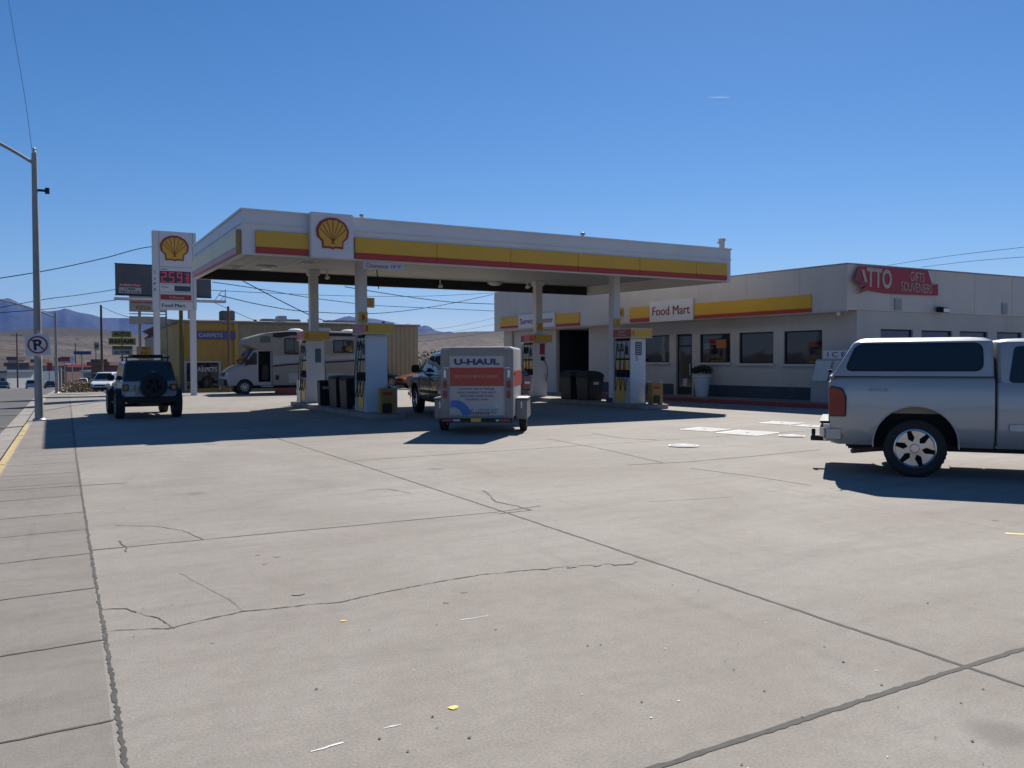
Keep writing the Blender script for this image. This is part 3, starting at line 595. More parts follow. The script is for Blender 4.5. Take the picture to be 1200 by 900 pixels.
# small yellow flags on the columns
def flag(X, Y, z, side, label, num):
    t = thing('pump_flag', label, 'sign', (X, Y, z), group='pump number flags')
    if side == 'edge': MB().box(.153, .42, -.02, .02, -.15, .15).build('flag_panel', M['yellow'], t, bevel=.004); o = (.285, -.023, -.08)
    else: MB().box(-.14, .14, -.20, -.153, -.15, .15).build('flag_panel', M['yellow'], t, bevel=.004); o = (0, -.203, -.08)
    letter(MB(), num, o, (1, 0, 0), (0, 0, 1), .09, .16).build('lettering', M['red'], t, smooth=False)
flag(7.9, 24.15, 3.42, 'edge', 'upper yellow number flag sticking out of the second column from the left', '2')
flag(7.9, 24.15, 2.97, 'face', 'lower yellow number flag on the face of the second column from the left', '1')
flag(17.3, 24.15, 3.36, 'edge', 'upper yellow number flag sticking out of the rightmost column', '6')
flag(17.3, 24.15, 2.98, 'face', 'lower yellow number flag on the face of the rightmost column', '5')
flag(17.3, 29.6, 3.05, 'face', 'yellow number flag on the column in front of the Service Center sign', '7')
# ------------------------------------------------------------------ islands and dispensers
isl = None
for i, X in enumerate(IX):
    l = ('raised concrete pump island on the left under the canopy', 'raised concrete pump island on the right under the canopy')[i]
    if i == 0:
        mb = MB().prism(roundpoly([(-.58, 21.75), (.62, 21.75), (.62, 31.0), (-.58, 31.0)], .25, 5), lambda u, v, w: Vector((u, v, w)), 0, .15); isl = tag(mb.build('pump_island', M['kerbc'], loc=(X, 0, 0), bevel=.02), l, 'pump island', 'raised pump islands')
    else: q = dup(isl, (X, 0, 0), label=l)
# dispenser: local y from 0 (front) to 1.05, faces on +x and -x
def dispenser(label):
    t = thing('fuel_dispenser', label, 'fuel pump', group='fuel dispensers under the canopy')
    a = MB().box(-.27, .27, .06, .99, 0, .90); a.build('lower_cabinet', M['offwhite'], t, bevel=.01)
    a = MB().box(-.24, .24, .06, .99, .903, 2.24); a.build('upper_cabinet', M['dark'], t, bevel=.01)
    MB().box(-.33, .33, -.0, .055, 0, 2.245).build('end_panel', M['white'], t, bevel=.018)
    MB().box(-.33, .33, .995, 1.05, 0, 2.245).build('end_panel', M['white'], t, bevel=.018)
    for s in (-1, 1):
        X = lambda a, b: (min(s * a, s * b), max(s * a, s * b))
        d = MB().box(*X(.243, .30), .10, .95, 1.56, 2.16).build('display_head', M['alu'], t, bevel=.012)
        MB().box(*X(.301, .306), .42, .86, 1.80, 2.06).build('price_screen', M['glass'], d)
        MB().box(*X(.301, .307), .18, .34, 1.68, 1.98).build('keypad', M['black'], d, bevel=.004)
        q = MB()
        for k in range(3): q.box(*X(.243, .285), .14 + .27 * k, .36 + .27 * k, 1.16, 1.50)
        gp = q.build('grade_buttons', M['yellow'], t, bevel=.008); q = MB()
        for k in range(3): q.box(*X(.286, .290), .20 + .27 * k, .30 + .27 * k, 1.24, 1.44)
        q.build('grade_label', M['offwhite'], gp)
        MB().box(*X(.272, .284), .40, .96, .06, .84).build('yellow_panel', M['yellow'], t, bevel=.006)
        for k in range(3):
            y = .26 + .26 * k
            n = MB().obox((s * .30, y, .98), (0, 1, 0), (-.2 * s, 0, 1), (1, 0, .2 * s), .07, .17, .10).cyl((s * .30, y, 1.12), (s * .36, y, .95), .02, .014, 8).box(*X(.25, .33), y - .05, y + .05, .91, .99).build('nozzle', M['black'], t, bevel=.01)
            hp = []
            for m_ in range(13):
                u = m_ / 12; hp.append((s * (.30 + .14 * math.sin(math.pi * u)), y + .03 * math.sin(7 * u + k) - .05 * u, 2.1 - 1.85 * math.sin(math.pi * min(1, u * .62 / .5 * .5 + .0) * .9) if 0 else (2.12 - 1.75 * (u / .7)) if u < .7 else (.37 + .58 * ((u - .7) / .3) ** 1.3)))
            MB().tube(hp, .013, 6).build('hose', M['rubber'], t)
    tp = MB().box(-.45, .45, -.2, .85, 2.25, 2.57).build('topper', M['yellow'], t, bevel=.012)
    q = MB().box(-.46, .46, -.21, .86, 2.252, 2.285).box(-.46, .46, -.21, .86, 2.55, 2.58); q.build('topper_trim', M['offwhite'], tp, bevel=.004)
    for s in (-1, 1):
        x = s * .4535; a, b = min(x, s * .45), max(x, s * .45)
        MB().box(a, b, -.19, .84, 2.29, 2.545).build('topper_red_panel', M['red'], tp)
        letter(letter(MB(), 'Shell', (s * .455, .32, 2.43), (0, -s * -1, 0), (0, 0, 1), .36, .085), 'V-Power', (s * .455, .32, 2.32), (0, s, 0), (0, 0, 1), .5, .075).build('topper_lettering', M['offwhite'], tp, smooth=False)
    return t
d0 = dispenser('front left fuel dispenser marked 1, with a plain white end panel facing the camera')
spec = [(7.9, 22.75, '1', d0['label']), (7.9, 29.40, '3', 'back left fuel dispenser in front of the motorhome'), (17.3, 22.75, '5', 'front right fuel dispenser with a dark notice and the number 5 on its end panel'), (17.3, 29.40, '7', 'back right fuel dispenser with a red strip, in front of the service center')]
ds = []
for i, (x, y, n, l) in enumerate(spec):
    t = d0 if i == 0 else dup(d0, label=l); t.location = (x, y, .15); ds.append((t, n))
for t, n in ds:
    tp = [c for c in t.children if c.name.startswith('topper')][0]
    letter(MB(), n, (-.36, -.214, 2.34), (1, 0, 0), (0, 0, 1), .07, .16).build('pump_number', M['red'], tp, smooth=False)
t5 = ds[2][0]
np_ = MB().box(-.13, .15, -.006, -.001, 1.66, 2.12).build('notice', mat('dark_notice', (.05, .08, .11), .4), t5); q = MB()
for k in range(5): q.box(-.10, .12, -.009, -.007, 1.71 + .08 * k, 1.735 + .08 * k)
q.build('notice_lines', M['offwhite'], np_); letter(MB(), '5', (-.07, -.003, 1.47), (1, 0, 0), (0, 0, 1), .09, .16).build('number', M['dblue'], t5, smooth=False)
t7 = ds[3][0]; MB().box(-.02, .22, -.006, -.001, 1.75, 2.2).build('red_strip', M['bannered'], t7); MB().box(.02, .2, -.05, -.001, 1.5, 1.66).build('card_reader', M['black'], t7, bevel=.01)
hp = [(.2, -.03, 1.5), (.28, -.12, 1.2), (.26, -.16, .9), (.2, -.12, .6), (.22, -.08, .95)]; MB().tube(hp, .014, 6).build('hose', M['rubber'], t7)
t3 = ds[1][0]; MB().box(-.02, .2, -.006, -.001, 1.45, 1.95).build('notice', mat('teal_notice', (.08, .13, .15), .4), t3)
# island furniture
def bollard(x, y, label, zb=.15, h=.78, m='offwhite'):
    t = thing('bollard', label, 'bollard', (x, y, zb), group='steel bollards at the pump islands')
    MB().lathe([(0, 0), (.075, 0), (.075, h - .04), (.06, h - .008), (0, h)], 18).build('post', M[m], t); MB().lathe([(.076, .003), (.095, .003), (.095, .03), (.076, .03)], 18, closed=True).build('base_ring', M['steel'], t)
bollard(8.18, 22.05, 'white bollard right of the yellow station box on the left island')
bollard(17.75, 22.1, 'white bollard right of the yellow station box on the right island')
bollard(7.62, 30.75, 'short white bollard at the back end of the left island')
bollard(17.0, 30.75, 'white bollard at the back end of the right island')
def hoop(x, y, label, rz=0):
    t = MB().tube([(0, -.0, 0), (0, 0, .62), (.03, 0, .72), (.10, 0, .78), (.20, 0, .78), (.27, 0, .72), (.30, 0, .62), (.30, 0, 0)], .022, 8); tag(t.build('hoop_guard', M['steel'], loc=(x, y, .15), rot=rz), label, 'guard rail', 'bent pipe guards on the pump islands')
hoop(7.95, 22.35, 'bent pipe guard behind the yellow box on the left island'); hoop(7.72, 30.5, 'bent pipe guard at the back end of the left island')
hoop(17.3, 22.35, 'bent pipe guard behind the yellow box on the right island')
def ybox(x, y, label):
    t = thing('station_box', label, 'service box', (x, y, .15), group='yellow station boxes at the island ends')
    MB().box(-.22, .24, -.12, .12, .02, .72).build('cabinet', mat('ochre_panel', (.30, .175, .025), .5, var=.15, scale=4, dirt=.2), t, bevel=.012)
    q = MB(); rn = random.Random(4)
    for k in range(9): q.add([( -.12 + rn.uniform(-.08, .16), -.124, .06 + rn.uniform(0, .2)) for _ in range(3)], [(0, 1, 2)])
    MB().box(-.16, .10, -.15, -.121, .04, .30).build('towel_holder', M['black'], t, bevel=.03)
    MB().box(-.16, .12, -.126, -.121, .52, .62).build('red_label', M['bannered'], t)
ybox(7.9, 21.95, 'ochre service box at the front end of the left island'); ybox(17.42, 21.98, 'ochre service box at the front end of the right island')
def bin_(x, y, label, w=.34, d=.34, h=.86, dome=.16):
    t = thing('waste_bin', label, 'waste bin', (x, y, .15), group='black waste bins between the pumps')
    MB().loft([[Vector((sx * w * k, sy * d * k, z)) for sx, sy in ((-1, -1), (1, -1), (1, 1), (-1, 1))] for z, k in ((0, .9), (h * .9, 1), (h, 1.03))]).build('bin_body', M['black'], t, bevel=.03)
    rings = []
    for z, k in ((h + .002, 1.06), (h + dome * .5, 1.0), (h + dome * .85, .75), (h + dome, .35)): rings.append([Vector((sx * w * k, sy * d * k, z)) for sx, sy in ((-1, -1), (1, -1), (1, 1), (-1, 1))])
    MB().loft(rings).build('bin_lid', M['rubber'], t, bevel=.02); MB().box(-.12, .12, -d * 1.0 - .012, -d * .99, h * .7, h * .82).build('label_plate', M['alu'], t)
bin_(7.62, 27.3, 'slim black waste bin nearest the back left dispenser', .2, .2, .8, .06)
bin_(7.95, 26.2, 'wide black waste bin in the middle of the left island', .38, .45, .93, .10)
bin_(7.95, 25.1, 'wide black waste bin behind the front left dispenser', .36, .40, .9, .10)
bin_(17.3, 26.9, 'left domed black waste bin on the right island', .36, .42, .86, .26)
bin_(17.35, 25.8, 'right domed black waste bin on the right island', .36, .42, .84, .26)
# ------------------------------------------------------------------ food mart
A = Vector((23.57, 19.3, 0)); fd = Vector((-.1045, .9945, 0)); fn_ = Vector((-.9945, -.1045, 0))
def FP(s, out, z): return A + fd * s + fn_ * out + Vector((0, 0, z))
def FS(px, py, out=0.0):
    p = onplane(px, py, FP(0, out, 0), fn_); return (p - A).dot(fd), p.z
sB = FS(722, 350)[0]; sC = FS(579, 350)[0]; sW = FS(590.5, 420, -.55)[0]
mart = thing('food_mart', 'long low cream block building with Food Mart and service bay under a painted fascia', 'building')
foot = [FP(0, -.55, 0) + (-fd * .0), FP(sW, -.55, 0), Vector((46, 45, 0)), Vector((50, 19.33, 0))]; foot[0].y = 19.33; foot[0].x = (A + fn_ * -.55).x
pts = [(p.x, p.y) for p in foot]; xy = lambda u, v, w: Vector((u, v, w))
walls = MB().prism(pts, xy, 0, 3.34)
cut = MB(); openings = []
def opening(px0, py0, px1, py1, depth=.12, zb=None, zt=None):
    s0, z1 = FS(px1, py0, -.55); s1, z0 = FS(px0, py1, -.55)
    if zb is not None: z0 = zb
    if zt is not None: z1 = zt
    c = [FP(s0, -.55 + .3, z0), FP(s1, -.55 + .3, z0), FP(s1, -.55 + .3, z1), FP(s0, -.55 + .3, z1)]; d = fn_ * -(depth + .3)
    cut.add([*c, *[p + d for p in c]], [(0, 1, 2, 3), (4, 7, 6, 5), (0, 4, 5, 1), (1, 5, 6, 2), (2, 6, 7, 3), (3, 7, 4, 0)]); openings.append((s0, s1, z0, z1, depth)); return openings[-1]
wins = [opening(x0, y0, x1, y1) for x0, y0, x1, y1 in ((744, 392.5, 784.5, 424.5), (820, 390.5, 856, 425), (866, 388.5, 906.5, 425.8), (918.5, 386.5, 963.6, 426.6))]
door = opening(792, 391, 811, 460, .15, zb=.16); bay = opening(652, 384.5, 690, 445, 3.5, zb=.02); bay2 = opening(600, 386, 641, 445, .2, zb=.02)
# openings on the side wall
side = []
for x0, x1, y0 in ((1032, 1070, 385.5), (1080, 1116, 387), (1124.6, 1157.7, 388), (1168, 1198, 389)):
    a, b = onY(x0, y0, 19.33), onY(x1, y0, 19.33); cut.box(a.x, b.x, 19.0, 19.45, a.z - 1.15, a.z); side.append((a.x, b.x, a.z))
r = boolcut(walls, cut, [M['stucco'], M['stucco']]); wo = r.build('wall', [M['stucco'], M['stucco']], mart, smooth=False)
M['dark2'] = M['dark']
def fpanel(name, m, s0, s1, z0, z1, o0, o1, par=mart, bevel=0.0):
    mb = MB(); P = [FP(s, o, z) for z in (z0, z1) for o in (o0, o1) for s in (s0, s1)]
    mb.add(P, [(0, 2, 3, 1), (4, 5, 7, 6), (0, 1, 5, 4), (2, 6, 7, 3), (0, 4, 6, 2), (1, 3, 7, 5)]); return mb.build(name, m, par, bevel=bevel)
wlab = ['dark shop window left of the door', None, None, None]
for i, (s0, s1, z0, z1, d) in enumerate(wins):
    w = MB(); t_ = .05; q = []
    for a, b, c_, e in ((s0, s1, z0, z0 + t_), (s0, s1, z1 - t_, z1), (s0, s0 + t_, z0 + t_, z1 - t_), (s1 - t_, s1, z0 + t_, z1 - t_)):
        P = [FP(s, o, z) for z in (c_, e) for o in (-.66, -.61) for s in (a, b)]; w.add(P, [(0, 2, 3, 1), (4, 5, 7, 6), (0, 1, 5, 4), (2, 6, 7, 3), (0, 4, 6, 2), (1, 3, 7, 5)])
    wf = w.build('window', M['black'], mart, smooth=False); fpanel('pane', M['glass'], s0 + t_, s1 - t_, z0 + t_, z1 - t_, -.668, -.645, wf); fpanel('sill', M['offwhite'], s0 - .06, s1 + .06, z0 - .09, z0 - .003, -.545, -.47, wf, .006)
# posters in windows
s0, s1, z0, z1, d = wins[1]; W_ = s1 - s0
fpanel('poster', M['orange'], s0 + W_ * .18, s0 + W_ * .50, z0 + (z1 - z0) * .50, z0 + (z1 - z0) * .80, -.643, -.638, mart); fpanel('poster', M['teal'], s0 + W_ * .72, s0 + W_ * .90, z0 + (z1 - z0) * .48, z0 + (z1 - z0) * .68, -.643, -.638, mart)
s0, s1, z0, z1, d = door
dr = fpanel('door', M['black'], s0 + .01, s1 - .01, .17, z1 - .01, -.69, -.65, mart); fpanel('pane', M['glass'], s0 + .12, s1 - .12, .5, z1 - .55, -.648, -.640, dr); fpanel('pane', M['glass'], s0 + .12, s1 - .12, z1 - .48, z1 - .1, -.648, -.640, dr); fpanel('door_handle', M['steel'], s0 + .14, s0 + .18, 1.0, 1.5, -.638, -.59, dr); fpanel('notice', M['offwhite'], s0 + .35, s0 + .6, .55, .85, -.638, -.634, dr)
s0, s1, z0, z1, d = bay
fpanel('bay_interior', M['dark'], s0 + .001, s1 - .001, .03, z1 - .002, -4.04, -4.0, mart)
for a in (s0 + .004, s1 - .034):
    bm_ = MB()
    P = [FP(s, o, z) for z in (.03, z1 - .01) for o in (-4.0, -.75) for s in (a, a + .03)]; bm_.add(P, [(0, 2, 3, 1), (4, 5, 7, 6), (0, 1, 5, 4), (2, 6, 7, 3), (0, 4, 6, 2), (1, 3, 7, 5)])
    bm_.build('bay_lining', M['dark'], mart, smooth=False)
s0, s1, z0, z1, d = bay2
rd = MB(); z = .03
while z < z1 - .05:
    P = [FP(s, o, zz) for zz in (z, min(z + .5, z1 - .01)) for o in (-.72, -.68) for s in (s0 + .01, s1 - .01)]; rd.add(P, [(0, 2, 3, 1), (4, 5, 7, 6), (0, 1, 5, 4), (2, 6, 7, 3), (0, 4, 6, 2), (1, 3, 7, 5)]); z += .512
rd.build('bay_door', M['offwhite'], mart, bevel=.01)
fpanel('base_band', M['navy'], -.0, door[0] - .12, .155, .62, -.547, -.53); fpanel('base_band', M['navy'], door[1] + .12, bay[0] - .15, .155, .62, -.547, -.53)
for (a, b, z) in side:
    w = MB(); t_ = .05
    w.box(a, b, 19.40, 19.44, z - 1.15, z - 1.10).box(a, b, 19.40, 19.44, z - .05, z).box(a, a + .05, 19.40, 19.44, z - 1.1, z - .05).box(b - .05, b, 19.40, 19.44, z - 1.1, z - .05); wf = w.build('window', M['black'], mart, smooth=False)
    MB().box(a + .05, b - .05, 19.425, 19.445, z - 1.1, z - .05).build('pane', mat('blue_blind_glass', (.03, .05, .12), .15, spec=.6), wf)
# fascia / parapet: two heights
def parapet(s0, s1, zt, name):
    B = [FP(s0, 0, 0), FP(s1, 0, 0)]; far = [Vector((46 + (s1 - 20) * .0, FP(s1, 0, 0).y, 0)), Vector((50, FP(s0, 0, 0).y, 0))]
    return MB().prism([(p.x, p.y) for p in (*B, *far)], xy, 3.345, zt).build(name, M['fasciaw'], mart, bevel=.01)
parapet(0, sB, 4.92, 'fascia'); parapet(sB + .002, sC, 5.52, 'fascia')
q = MB(); a, b = FP(-.02, .03, 0), FP(sB, .03, 0); q.prism([(a.x, a.y), (b.x, b.y), (b.x + .25, b.y), (a.x + .25, a.y)], xy, 4.925, 4.955); q.box(A.x - .01 + .24, 50, 19.26, 19.5, 4.925, 4.955); q.build('coping', M['alu'], mart, smooth=False)
fpanel('drip_trim', M['offwhite'], .0, sC, 3.30, 3.342, -.06, .02)
sm = MB(); s = 1.9
while s < sB - .2: P = [FP(a, o_, z) for z in (3.36, 4.90) for o_ in (.0005, .003) for a in (s, s + .014)]; sm.add(P, [(0, 2, 3, 1), (4, 5, 7, 6), (0, 1, 5, 4), (2, 6, 7, 3), (0, 4, 6, 2), (1, 3, 7, 5)]); s += 2.41
x = A.x + 2.3
while x < 49: sm.box(x, x + .014, 19.294, 19.2975, 3.36, 4.9); x += 2.44
sm.build('fascia_seams', M['cream'], mart, smooth=False)
# painted bands and name panels
def fband(px0, px1, pyc):
    s1, _ = FS(px0, pyc); s0, _ = FS(px1, pyc); return s0, s1
def stripes(px0, px1, yt, ymid, yb, pyx, par):
    s0, s1 = fband(px0, px1, pyx); z1 = FS(pyx_ := (px0 + px1) / 2, yt)[1]; z2 = FS(pyx_, ymid)[1]; z3 = FS(pyx_, yb)[1]
    fpanel('yellow_band', M['yellow'], s0, s1, z2, z1, .003, .06, par, .008); fpanel('red_band', M['red'], s0, s1, z3, z2 - .003, .003, .06, par, .008)
stripes(814.7, 951.3, 350.6, 365.5, 369.8, 360, mart); stripes(739, 762.3, 359.8, 373, 377, 360, mart)
stripes(587.2, 608.8, 371.8, 382, 384.6, 378, mart); stripes(652.3, 679.7, 367.2, 379, 382.2, 375, mart)
def namepanel(label, px0, px1, y0, y1, txts, m):
    s0, s1 = fband(px0, px1, (y0 + y1) / 2); c = (px0 + px1) / 2; z1, z0 = FS(c, y0)[1], FS(c, y1)[1]; o = FP((s0 + s1) / 2, 0, 0)
    t = thing('name_sign', label, 'sign', tuple(o)); 
    P = [FP(s, oo, z) - o for z in (z0, z1) for oo in (.004, .10) for s in (s0, s1)]; MB().add(P, [(0, 2, 3, 1), (4, 5, 7, 6), (0, 1, 5, 4), (2, 6, 7, 3), (0, 4, 6, 2), (1, 3, 7, 5)]).build('panel', M['white'], t, bevel=.01)
    mb = MB(); W_ = s1 - s0; H = z1 - z0
    for tx, a, b in txts: letter(mb, tx, FP((s0 + s1) / 2 - (a - .5) * W_, .103, z0 + H * .30) - o, -fd, (0, 0, 1), b * W_, H * .42, .0); letter(mb, tx, FP((s0 + s1) / 2 - (a - .5) * W_ - .022, .1036, z0 + H * .30) - o, -fd, (0, 0, 1), b * W_, H * .42, .0)
    mb.build('lettering', m, t, smooth=False)
namepanel('white Food Mart name panel on the fascia above the shop door', 763, 814, 351.5, 376.5, [('Food Mart', .5, .86)], M['maroon'])
namepanel('white Service Center name panel on the fascia behind the third column', 609, 652, 367.5, 384, [('Service', .27, .44), ('Center', .75, .40)], M['maroon'])
# souvenir banner with its curled left end
def BY(px, py, d=0.0): return onY(px, py, 19.27 - d)
ban = thing('banner', 'dark red gifts banner with curled left end on the side wall parapet', 'banner', tuple(BY(1003, 340)))
o = ban.location
xs = [(1006.5, 311.5, 330.5, .06), (1012, 311.8, 338.5, .03), (1020, 312.3, 341.0, .02), (1038, 313.5, 344, .015), (1060, 314.8, 345.2, .015), (1087, 317, 346, .02), (1092, 333, 346.3, .02), (1094, 333.6, 346.3, .06), (1099, 333, 346.5, .09)]
fr, bk = [], []
mb = MB()
for (x, ya, yb, d) in xs:
    a, b = BY(x, ya, d), BY(x, yb, d); fr.append((a - o, b - o))
V = [p for ab in fr for p in ab] + [p + Vector((0, -.012, 0)) for ab in fr for p in ab]; n = len(fr)
Fs = [(2 * i, 2 * i + 1, 2 * i + 3, 2 * i + 2) for i in range(n - 1)] + [(2 * n + 2 * i, 2 * n + 2 * i + 2, 2 * n + 2 * i + 3, 2 * n + 2 * i + 1) for i in range(n - 1)] + [(2 * i, 2 * i + 2, 2 * n + 2 * i + 2, 2 * n + 2 * i) for i in range(n - 1)] + [(2 * i + 1, 2 * n + 2 * i + 1, 2 * n + 2 * i + 3, 2 * i + 3) for i in range(n - 1)]
mb.add(V, Fs + [(0, 2 * n, 2 * n + 1, 1), (2 * n - 2, 2 * n - 1, 4 * n - 1, 4 * n - 2)]); mb.build('banner_cloth', M['bannered'], ban, smooth=False)
fl = MB()
for tri in (((1006, 312, .07), (1000.5, 329, .16), (1012, 331, .10)), ((1000.5, 329, .16), (1012, 331, .10), (1007.5, 334, .2)), ((1016, 334, .07), (1004, 344.5, .16), (1018, 340, .05)), ((1009, 325, .10), (1016, 334, .09), (1006, 338, .18))):
    P = [BY(*q) - o for q in tri]; fl.add(P + [p + Vector((0, -.01, 0)) for p in P], [(0, 1, 2), (3, 5, 4), (0, 3, 4, 1), (1, 4, 5, 2), (2, 5, 3, 0)])
fl.build('curled_corner', M['dred'], ban, smooth=False)
lt = MB(); sc = (BY(1020, 330) - BY(1010, 330)).length / 10
def blet(t, x, yb, w, h, off=.012): letter(lt, t, BY(x, yb, .04) - o, (1, 0, -.028), (0, 0, 1), w * sc, h * sc * .80, off)
blet('TTO', 1030.5, 337.5, 30, 19.5, .03); lt.add([BY(1009.5, 316, .08) - o, BY(1013, 316, .08) - o, BY(1016.5, 331, .08) - o, BY(1013.5, 330.5, .08) - o], [(0, 1, 2, 3)])
blet('GIFTS', 1075, 330, 18, 9.5, .0); blet('SOUVENIERS', 1074.5, 342.5, 40, 9.5, .0); lt.build('lettering', M['cream'], ban, smooth=False)
for (x0, x1, y0, y1, l) in ((1048, 1056, 349, 364, 'small grey wall vent under the red gifts banner'), (1174, 1180, 355, 368.5, 'small grey wall vent at the right of the side wall')):
    a, b = onY(x0, y0, 19.29), onY(x1, y1, 19.29); t = thing('wall_vent', l, 'vent', ((a.x + b.x) / 2, 19.3, b.z)); w = (b.x - a.x) / 2; h = a.z - b.z
    MB().box(-w, w, -.04, -.003, 0, h).build('vent_frame', M['alu'], t, bevel=.004); q = MB(); k = 0
    while .05 + k * .06 < h - .04: q.box(-w * .8, w * .8, -.055, -.041, .04 + k * .06, .065 + k * .06); k += 1
    q.build('louvre', M['polegrey'], t, smooth=False)
a = onY(1101, 363, 19.2); t = thing('wall_light', 'black floodlight on an arm on the side wall below the banner', 'wall light', (a.x, 19.3, a.z)); MB().box(-.06, .06, -.08, -.003, -.08, .08).build('bracket', M['black'], t, bevel=.01); MB().loft([[Vector((x, y, z)) for x, y, z in ((-.16, -.10, -.10), (.16, -.10, -.10), (.16, -.10, .12), (-.16, -.10, .12))], [Vector((x, y, z)) for x, y, z in ((-.2, -.38, -.12), (.2, -.38, -.12), (.2, -.38, .05), (-.2, -.38, .05))]]).build('lamp_housing', M['black'], t, bevel=.015); MB().box(-.17, .17, -.39, -.381, -.10, .03).build('lens', M['clear'], t)
p = FP(FS(976, 372)[0], -.3, 3.30); t = thing('eave_light', 'small round eave lamp near the shop corner above the ice freezer', 'wall light', tuple(p)); MB().lathe([(0, -.12), (.05, -.11), (.075, -.05), (.08, 0), (0, 0)], 14).build('lamp_shade', M['clear'], t); MB().cyl((0, 0, -.02), (0, 0, 0), .1).build('base', M['white'], t)
# raised walk in front of the shop with red painted kerb
a, b, c_, d = FP(-1.5, 1.3, 0), FP(bay[0] - .6, 1.3, 0), FP(bay[0] - .6, -.545, 0), FP(-1.5, -.545, 0)
struct('shop_walk', MB().prism([(p.x, p.y) for p in (a, b, c_, d)], xy, 0, .15), M['walk'], smooth=False)
a, b, c_, d = FP(-1.5, 1.45, 0), FP(bay[0] - .6, 1.45, 0), FP(bay[0] - .6, 1.303, 0), FP(-1.5, 1.303, 0)
struct('red_kerb', MB().prism([(p.x, p.y) for p in (a, b, c_, d)], xy, 0, .155), mat('kerb_red_paint', (.33, .06, .05), .7, var=.3, scale=6), bevel=.02)
# planter
p = onplane(822.5, 440, FP(0, -.02, 0), fn_); t = thing('planter', 'tapered white planter with a leafy green shrub beside the shop door', 'planter', (p.x, p.y, .15))
MB().lathe([(0, 0), (.23, 0), (.25, .05), (.36, .78), (.40, .80), (.40, .88), (.34, .88), (.33, .80), (0, .78)], 28).build('pot', M['pot'], t)
lf = MB(); rn = random.Random(9)
for k in range(420):
    a = rn.uniform(0, 6.28); r0 = .42 * rn.random() ** .5; cz = .95 + .36 * rn.random() * (1.1 - r0); c = Vector((r0 * math.cos(a), r0 * math.sin(a), cz)); u = Vector((rn.uniform(-1, 1), rn.uniform(-1, 1), rn.uniform(-.6, .8))).normalized(); w = u.orthogonal().normalized(); l = rn.uniform(.05, .09)
    lf.add([c - u * l, c + w * l * .4, c + u * l, c - w * l * .4], [(0, 1, 2, 3)])
lf.build('foliage', M['leaf'], t, smooth=False)
# ice freezer
p = onplane(987, 440, FP(0, 0, 0), fn_); rz = math.atan2(fd.y, fd.x) + math.pi / 2
ice = thing('ice_freezer', 'slant front ice freezer with a white ICE sign by the shop corner', 'ice freezer', (FP(0, .35, 0) + fd * (p - A).dot(fd)).to_tuple()[:2] + (.15,), math.atan2(-fn_.x, fn_.y))
# local frame: +y points out of the wall
MB().prism([(-.45, 0), (.42, 0), (.42, .72), (.12, 1.50), (-.45, 1.50)], lambda u, v, w: Vector((w, u, v)), -.72, .72).build('cabinet', M['alu'], ice, bevel=.02)
for s in (-1, 1): MB().prism([(.445, .76), (.43 + .02, .76), (.17, 1.44), (.145, 1.44)], lambda u, v, w: Vector((w, u, v)), s * .36 - .3, s * .36 + .3).build('door', M['offwhite'], ice, bevel=.005)
sg = MB().box(-.8, .52, -.1, .0, 1.52, 1.80).build('sign_panel', M['white'], ice, bevel=.01); V = MB(); letter(V, 'I C E', (0.0, .004, 1.58), (-1, 0, 0), (0, 0, 1), .7, .17, .02); V.build('lettering', M['blue'], sg, smooth=False)
# ------------------------------------------------------------------ street poles and signs
def street_lamp(base, h, label, arm, r=.11, group='street lamps along the walk'):
    t = thing('street_lamp', label, 'street lamp', base, group=group)
    pl = MB(); pl.lathe([(0, 0), (r, 0), (r * .62, h), (0, h)], 16); pl.build('pole', M['polegrey'], t)
    MB().lathe([(r * 1.02, 0), (r * 1.5, 0), (r * 1.5, .04), (r * 1.25, .07), (r * 1.02, .07)], 16, closed=True).build('base_collar', M['steel'], t)
    pts = [Vector((0, 0, h - .28)) + Vector((arm[0] * u, arm[1] * u, arm[2] * (1 - (1 - u) ** 1.6))) for u in [i / 8 for i in range(9)]]
    MB().tube(pts, .045, 8).build('arm', M['polegrey'], t)
    e = pts[-1]; d = Vector((arm[0], arm[1], 0)).normalized(); a = math.atan2(d.y, d.x)
    hd = MB().loft([[Vector((x, y * w, z)) for y, z in ((-.10, 0), (-.12, .05), (-.06, .11), (.06, .11), (.12, .05), (.10, 0))] for x, w in ((-.05, .5), (.1, 1), (.45, 1.15), (.62, .6))]).build('lamp_head', M['steel'], t, loc=e, rot=a)
    MB().box(.08, .45, -.08, .08, -.03, -.002).build('lens', M['clear'], hd, bevel=.01)
    return t
p1 = G(46, 493); H1 = atD(38, 180, (p1.x * math.sin(YAW) + p1.y * math.cos(YAW))).z
l1 = street_lamp((p1.x, p1.y, 0), H1, 'tall grey street lamp pole nearest the camera, carrying the no parking sign', (-2.6, .2, 1.05))
MB().lathe([(0, H1 - .01), (.05, H1), (.05, H1 + .06), (.03, H1 + .08), (.055, H1 + .13), (0, H1 + .18)], 12).build('photocell', M['steel'], l1)
MB().cyl((.03, 0, H1 - 1.0), (.30, 0, H1 - 1.0), .035).cyl((.30, 0, H1 - 1.08), (.30, 0, H1 - .92), .06).build('bracket', M['black'], l1)
